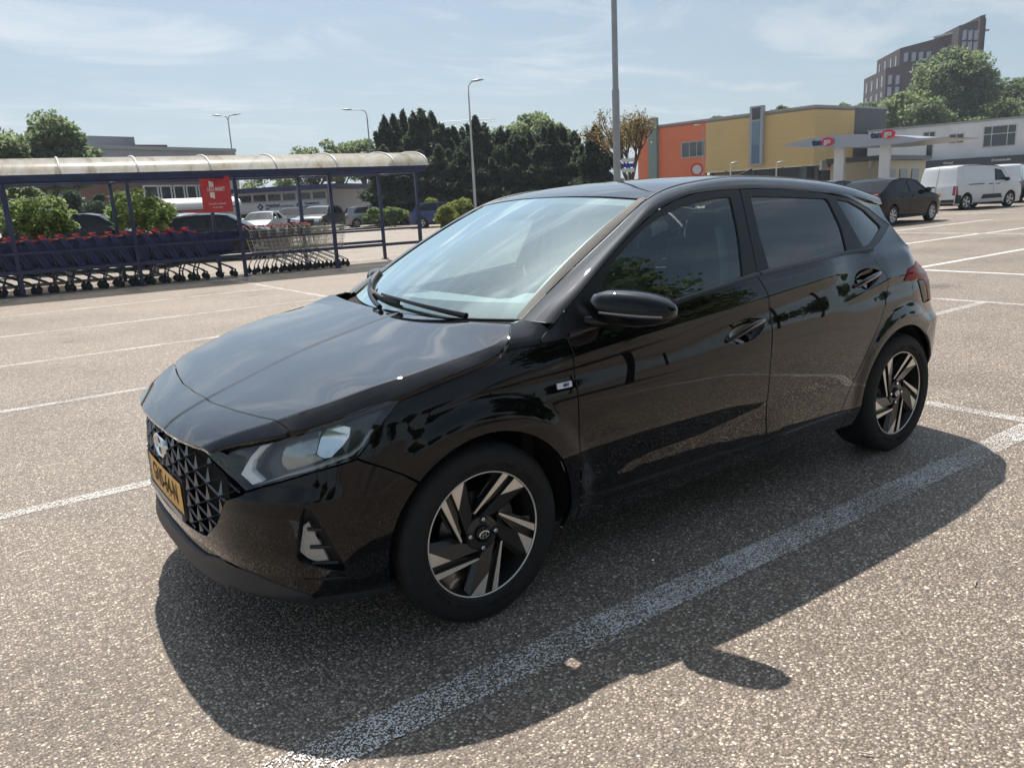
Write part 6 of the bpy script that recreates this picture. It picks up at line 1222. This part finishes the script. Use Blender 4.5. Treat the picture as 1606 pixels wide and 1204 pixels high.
# planter wall behind the trolleys
PLW=empty('planter_box',tuple(np.array([1.0,18.75,0])),ROT,'long dark planter box behind the blue trolleys','planter'); mb=MB(); mb.box((0,0,.66),(4.4,.9,.68)); mb.build('box',mat('planter_dark',(.018,.018,.017),rough=.7),PLW); mb=MB(); mb.box((0,0,1.0),(4.2,.7,.03)); mb.build('soil',mat('planter_soil',(.05,.035,.025),rough=1),PLW)
for x in (-1.9,0,1.9): mb=MB(); mb.box((x,0,.16),(.12,.7,.32)); mb.build('foot',M_POLE,PLW)
q=at(312,322,52); TS=empty('white_trolley_roof',(q[0],q[1],0),.1,'small white curved shelter with red panel behind the parked cars','shelter'); mb=MB(); P=np.array([[(x,1.2*math.cos(k),1.9+.55*math.sin(k)) for k in np.linspace(0,PI,9)] for x in (-2.2,2.2)]); mb.grid(P); mb.build('roof',M_FRAMEW,TS)
for x in (-2,2): mb=MB(); mb.tube([(x,-1,0),(x,-1,2)],.05,6); mb.build('post',M_FRAMEW,TS)
mb=MB(); mb.box((-.7,-1.05,1.35),(1.3,.06,.7)); mb.build('red_panel',M_SIGNR,TS)

# ================================================================== trees and shrubs
def leafmat(name,c1,c2,tr=.35):
    m,nt,o=_nt(name); L=nt.links.new; N_=nt.nodes.new; d=N_('ShaderNodeBsdfPrincipled'); d.inputs['Roughness'].default_value=.55; d.inputs['Specular IOR Level'].default_value=.3; t=N_('ShaderNodeBsdfTranslucent'); x=N_('ShaderNodeMixShader'); x.inputs[0].default_value=tr; g=N_('ShaderNodeNewGeometry'); r=N_('ShaderNodeValToRGB'); e=r.color_ramp.elements; e[0].color=(*c1,1); e[1].color=(*c2,1); L(g.outputs['Random Per Island'],r.inputs[0]); L(r.outputs[0],d.inputs['Base Color']); hs=N_('ShaderNodeHueSaturation'); hs.inputs['Value'].default_value=1.9; hs.inputs['Saturation'].default_value=.85; L(r.outputs[0],hs.inputs['Color']); L(hs.outputs[0],t.inputs[0]); L(d.outputs[0],x.inputs[1]); L(t.outputs[0],x.inputs[2]); L(x.outputs[0],o.inputs[0]); return m
L_DEC=leafmat('leaf_green',(.075,.115,.045),(.15,.20,.085),.55); L_LIGHT=leafmat('leaf_light_green',(.095,.14,.045),(.18,.235,.09),.55); L_CON=leafmat('conifer_needles',(.022,.040,.022),(.066,.095,.048),.45); L_DRK=leafmat('leaf_dark_green',(.05,.085,.035),(.11,.15,.065),.5); L_GOLD=leafmat('leaf_golden',(.16,.10,.025),(.26,.20,.06)); L_YEL=leafmat('shrub_yellow_green',(.12,.16,.02),(.25,.27,.04)); L_SHR=leafmat('shrub_glossy',(.06,.10,.025),(.17,.24,.07),.5); L_PALE=leafmat('leaf_pale',(.09,.135,.05),(.19,.235,.10),.5)
M_BARK=mat('tree_bark',(.075,.060,.048),rough=.95,noise=.3,nscale=6); M_BARKD=mat('twig_brown',(.10,.072,.045),rough=.95)
def leaves(P,s,up=.3,ar=1.6):
    """one small folded leaf patch per point"""
    n=len(P); d=rng.normal(size=(n,3)); d[:,2]*=.7; d/=np.linalg.norm(d,axis=1,keepdims=True); q=rng.normal(size=(n,3))+[0,0,up]; u=np.cross(d,q); u/=np.linalg.norm(u,axis=1,keepdims=True)+1e-9
    S=(s*(.6+.8*rng.random(n)))[:,None]; a=P-d*S*.5*ar; c=P+d*S*.5*ar; b=P+u*S*.5; e=P-u*S*.5; w=np.cross(d,u); b=b+w*S*.18; e=e+w*S*.18
    V=np.stack([a,b,c,e],1).reshape(-1,3); F=np.arange(4*n).reshape(n,4); return V,F
def fastmesh(name,V,F,m,parent):
    me=bpy.data.meshes.new(name); me.vertices.add(len(V)); me.vertices.foreach_set('co',np.asarray(V,np.float32).ravel()); k=F.shape[1]; me.loops.add(F.size); me.loops.foreach_set('vertex_index',F.ravel().astype(np.int32)); me.polygons.add(len(F)); me.polygons.foreach_set('loop_start',(np.arange(len(F))*k).astype(np.int32)); me.polygons.foreach_set('loop_total',np.full(len(F),k,np.int32)); me.update(calc_edges=True); me.materials.append(m)
    o=bpy.data.objects.new(name,me); return link(o,parent)
def crown_points(n,rx,ry,rz,zc,lumps,seed,fill=.55,gap=.0):
    g=np.random.default_rng(seed); C=[]
    for i in range(lumps):
        d=g.normal(size=3); d/=np.linalg.norm(d); r=(.45+.55*g.random())**.6; C.append((d*[rx,ry,rz]*r*.78+[0,0,zc],(.14+.22*g.random())*min(rx,rz)*1.15))
    k=n//lumps; P=[]
    for c,r in C:
        d=g.normal(size=(k,3)); d/=np.linalg.norm(d,axis=1,keepdims=True); rr=r*(.35+.65*g.random(k)**.5); q=c+d*rr[:,None]*[1.15,1.15,.8]; P.append(q)
    return np.vstack(P),C
def limbs(T,H,trunk_r,z1,C,m,seed,k=12):
    g=np.random.default_rng(seed); mb=MB(); top=np.array([g.normal()*.2,g.normal()*.2,z1]); mid=np.array([g.normal()*.12,g.normal()*.12,z1*.5]); mb.tube(cr([(0,0,-.1),tuple(mid),tuple(top)],4),list(np.linspace(trunk_r,trunk_r*.55,9)),10)
    for c,r in [C[i] for i in g.choice(len(C),min(k,len(C)),replace=False)]:
        st=mid+(top-mid)*g.random(); e=np.array(c); mm=(st+e)/2+np.array([0,0,-.08*np.linalg.norm(e-st)]); mb.tube(cr([tuple(st),tuple(mm),tuple(e)],4),list(np.linspace(trunk_r*.42,trunk_r*.10,9)),6)
    mb.build('trunk',m,T)
def tree(pos,H,rx,rz,label,mleaf,n=7000,ls=.32,seed=1,name='broadleaf_tree',trunk=.15,lumps=46,cat='tree',group=None,zc=None,ry=None,k=12):
    T=empty(name,(pos[0],pos[1],0),0,label,cat,group); n=int(n*1.6); ls*=.68; zc=zc or H-rz; P,C=crown_points(n,rx,ry or rx,rz,zc,lumps,seed); V,F=leaves(P,ls); fastmesh('crown',V,F,mleaf,T); limbs(T,H,trunk,zc-rz*.35,C,M_BARK,seed,k); return T
def conifer(pos,H,r,label,seed,n=7000,ls=.20,mleaf=None):
    g=np.random.default_rng(seed); T=empty('conifer_tree',(pos[0],pos[1],0),0,label,'conifer','conifers in the dark row'); h=g.random(n)**.75; R_=r*np.clip((1-h)**.62+.03,0,1)*(.72+.28*np.sin(h*23+seed)+.15*g.random(n)); R_=R_*np.where(h>.8,.75,1); rad=R_*(.55+.45*g.random(n)**.4); a=g.random(n)*2*PI; lob=1+.22*np.sin(a*5+h*9+seed); P=np.stack([rad*lob*np.cos(a),rad*lob*np.sin(a),.25+h*(H-.3)],1)
    # feathery side spires
    S=[]
    for i in range(9):
        a0=g.random()*2*PI; hh=.45+.45*g.random(); rr=r*(1-hh)**.62*.95; k=70; t=g.random(k); S.append(np.stack([rr*math.cos(a0)*(1+.12*t)+g.normal(size=k)*.05,rr*math.sin(a0)*(1+.12*t)+g.normal(size=k)*.05,hh*H+t*H*.12],1))
    k=90; t=g.random(k); S.append(np.stack([g.normal(size=k)*.07*(1-t),g.normal(size=k)*.07*(1-t),H*(.9+.13*t)],1)); P=np.vstack([P]+S)
    V,F=leaves(P,ls,up=1.2,ar=2.2); 
    # sprays point outwards and up
    fastmesh('crown',V,F,mleaf or L_CON,T); mb=MB(); mb.tube([(0,0,-.1),(0,0,H*.85)],[.16,.03],8); mb.build('trunk',M_BARK,T); return T
# row of conifers
ctop=[(612,190),(626,187),(641,181),(657,184),(668,180),(684,184),(700,203),(717,205),(731,207),(752,190),(768,212),(790,208),(812,214),(833,215),(852,208),(868,202),(885,205),(903,214)]
for i,(px_,py) in enumerate(ctop):
    D=63-1.1*i*.5+(i%3)*1.6; q=at(px_,300,D); H=at(px_,py,D)[2]*1.02; conifer((q[0],q[1]),H,1.75+.3*(i%2),'dark green conifer in the dense row behind the parked cars' if 0<i<len(ctop)-1 else ('dark conifer at the left end of the dense row' if i==0 else 'dark conifer at the right end of the dense row'),100+i)
for i,px_ in enumerate((606,634,662,692,724,756,788,820,850,880,908)):
    D=60-.6*i; q=at(px_,300,D); H=at(px_,232+4*(i%3),D)[2]; conifer((q[0],q[1]),H,2.2,'lower dark conifer filling the front of the dense row',200+i,n=6000,ls=.22)
q=at(936,300,52); conifer((q[0],q[1]),at(936,202,52)[2],1.9,'dark conifer standing between the dense row and the bare tree',301,n=6000); q=at(921,300,55); conifer((q[0],q[1]),at(921,235,55)[2],1.7,'shorter dark conifer left of the one beside the bare tree',302,n=4000)
# loose lighter trees over the row
for px_,py,D,rx,lab,s in ((845,168,74,3.0,'loose light green tree rising above the conifer row',11),(800,196,76,3.4,'green tree crown just above the middle of the conifer row',12),(880,190,72,2.6,'green tree crown above the right part of the conifer row',13)):
    q=at(px_,300,D); H=at(px_,py,D)[2]; tree(q,H,rx,2.6,lab,L_PALE,n=2600,ls=.30,seed=s,lumps=34,trunk=.16)
# left trees
q=at(88,300,66); H=at(88,178,66)[2]; tree(q,H,3.35,3.0,'big round green tree above the left part of the shelter roof',L_DEC,n=12000,ls=.30,seed=21,lumps=70,trunk=.24,zc=H-2.95)
q=at(-6,300,62); H=at(0,184,62)[2]; tree(q,H,2.4,3.0,'green tree cut by the left edge of the picture',L_DEC,n=8000,ls=.30,seed=22,lumps=50)
q=at(138,310,50); tree(q,at(138,289,50)[2],1.7,1.3,'small blue green pine behind the shelter beside the grey block',leafmat('pine_blue_green',(.03,.06,.035),(.07,.11,.06)),n=3500,ls=.22,seed=23,lumps=24,trunk=.12)
q=at(20,300,45); tree(q,at(20,292,45)[2]+.4,2.2,1.3,'green tree seen under the left end of the shelter roof',L_LIGHT,n=3500,ls=.24,seed=24,lumps=26,trunk=.14)
for px_,py,D,rx,lab,s in ((497,222,78,2.6,'thin leafed tree left of the single arm lamp',31),(535,212,80,2.6,'thin leafed tree with a dark trunk behind the silver hatchback',32),(573,211,82,2.2,'thin leafed tree touching the left end of the conifer row',33),(430,262,88,3.6,'pale green tree showing over the blue roofed shop',34)):
    q=at(px_,300,D); H=at(px_,py,D)[2]; tree(q,H,rx,2.4,lab,L_PALE,n=2200,ls=.28,seed=s,lumps=26,trunk=.24,k=16)
# planter shrubs
for px_,py,rx,lab,s in ((66,302,.80,'leafy shrub in the planter behind the left trolleys',41),(222,292,.86,'leafy shrub in the planter behind the right trolleys',42)):
    q=at(px_,340,20.6); H=at(px_,py,20.6)[2]; T=tree((q[0],q[1]),H,rx*1.05,(H-.95)/2,lab,L_SHR,n=1500,ls=.11,seed=s,name='planter_shrub',trunk=.03,lumps=52,cat='shrub',zc=.95+(H-.95)/2,k=18)
# shrubs by the blue car and hedge
for px_,py,D,rx,m_,lab,s in ((722,306,44,.85,L_YEL,'yellow green shrub in front of the conifers by the pale lamp',51),(700,318,42,.7,L_YEL,'low yellow green shrub beside the blue hatchback',52),(592,322,56,1.2,L_SHR,'round green shrub between the silver and the blue hatchback',53),(618,318,54,1.0,L_SHR,'green shrub left of the blue hatchback',54),(672,302,50,.7,L_YEL,'small pale shrub behind the blue hatchback',55)):
    q=at(px_,340,D); H=at(px_,py,D)[2]; tree(q,H,rx,H*.5,lab,m_,n=2200,ls=.14,seed=s,name='garden_shrub',trunk=.05,lumps=22,cat='shrub',zc=H*.5)
# bare golden tree
def bare(pos,H,label,seed):
    g=np.random.default_rng(seed); T=empty('bare_tree',(pos[0],pos[1],0),0,label,'tree'); mb=MB(); tips=[]
    def grow(p,d,l,r,dep):
        n=4; P=[p]; 
        for i in range(n): d=d+g.normal(size=3)*.09+np.array([0,0,.10]); d/=np.linalg.norm(d); P.append(P[-1]+d*l/n)
        mb.tube(P,list(np.linspace(r,r*.6,n+1)),7 if dep<2 else (4 if dep<4 else 3),cap=False)
        if dep>=3: tips.extend(P[2:])
        if dep==6 or len(mb.v)>60000: return
        for _ in range(3 if dep<3 else 2+(g.random()<.75)):
            a=g.normal(size=3); a-=d*(a@d); a/=np.linalg.norm(a)+1e-9; sp=.36+.34*g.random(); nd=d*math.cos(sp)+a*math.sin(sp); nd[2]=abs(nd[2])*.9+.12; nd/=np.linalg.norm(nd); grow(P[-1-(g.integers(0,2) if dep else 0)],nd,l*(.66+.16*g.random()),max(.011,r*.62),dep+1)
    grow(np.array([0,0,-.1]),np.array([0,0,1.]),H*.27,.22,0); mb.build('trunk',M_BARKD,T); tips=np.array(tips); k=g.choice(len(tips),min(len(tips),3000),replace=False); P=tips[k]+g.normal(size=(len(k),3))*.12; V,F=leaves(P,.085); fastmesh('crown',V,F,L_GOLD,T); return T
q=at(992,300,45); bare((q[0],q[1]),at(992,140,45)[2],'almost bare golden brown tree left of the orange wall',7)
# trees on the right slope
for px_,py,D,rx,rz,m_,lab,s,n in ((1482,66,150,6.4,8.2,L_DEC,'tallest green tree in front of the brown tower',61,14000),(1425,132,148,5.6,5.6,L_LIGHT,'light green tree left of the tallest one on the right',62,8000),(1540,128,156,5.8,6.6,L_DRK,'dark green tree right of the tallest one',63,9000),(1590,108,158,6.4,7.6,L_DRK,'dark green tree at the right edge behind the white row',64,10000),(1455,150,142,4.6,4.6,L_DEC,'green tree low in front of the tallest tree',65,6000),(1520,158,144,5.2,5.0,L_DEC,'green tree above the middle of the white row',66,6000),(1570,150,146,5.4,5.4,L_DEC,'green tree above the right part of the white row',67,6500),(1400,145,154,5.0,4.8,L_LIGHT,'light green tree at the foot of the brown tower',68,5000),(1620,140,150,5.6,7.0,L_DEC,'green tree cut by the right edge of the picture',69,5000)):
    q=at(px_,240,D); H=at(px_,py,D)[2]; tree(q,H,rx,rz,lab,m_,n=n,ls=.52,seed=s,lumps=64,trunk=.4)
for px_,py,D,lab,s in ((1139,173,125,'small green tree top above the yellow roof at left',71),(1226,162,125,'small green tree top above the yellow roof past the glazed strip',72),(1310,156,125,'small green tree top above the yellow end wall',73),(1352,160,128,'small dark tree top beside the brown tower',74)):
    q=at(px_,240,D); H=at(px_,py,D)[2]; tree(q,H,3.,2.6,lab,L_DEC,n=2600,ls=.36,seed=s,lumps=30,trunk=.25)
# the row of trees on the far side of the lot, seen mirrored in the car
base=None
tree((6.9,-7.7),8.3,2.0,4.0,'slim green tree across the lane mirrored in the front door window',L_DEC,n=12000,ls=.16,seed=82,lumps=90,trunk=.07,name='slim_tree',k=30,zc=4.3)
for i,(x,y,H_,rz_) in enumerate(((12,-34,8.5,.3),(-14,-32,7.5,.9),(-7,-34,8.5,1.1),(-1,-33,7.,2.2),(5,-35,8.5,2.9),(19,-33,7.5,4.0),(26,-34,8.5,5.),(32,-32,7,.2),(38,-33,8.5,.8),(-21,-32,8.5,1.6),(46,-34,9.5,2.6),(-28,-30,8,3.6),(54,-36,9,4.6),(62,-33,9,1.2),(70,-28,10,5.2),(-36,-28,8.5,2.4))):
    if base is None: o=base=tree((x,y),9.0,3.6,3.6,'broad green tree across the lot mirrored in the side of the black hatchback',L_DEC,n=8000,ls=.25,seed=81,lumps=60,group='trees across the lot',k=30)
    else: o=copy_tree(base)
    s=H_/9.; o.location=(x,y,0); o.scale=(s*.9,s*.9,s); o.rotation_euler=(0,0,rz_)
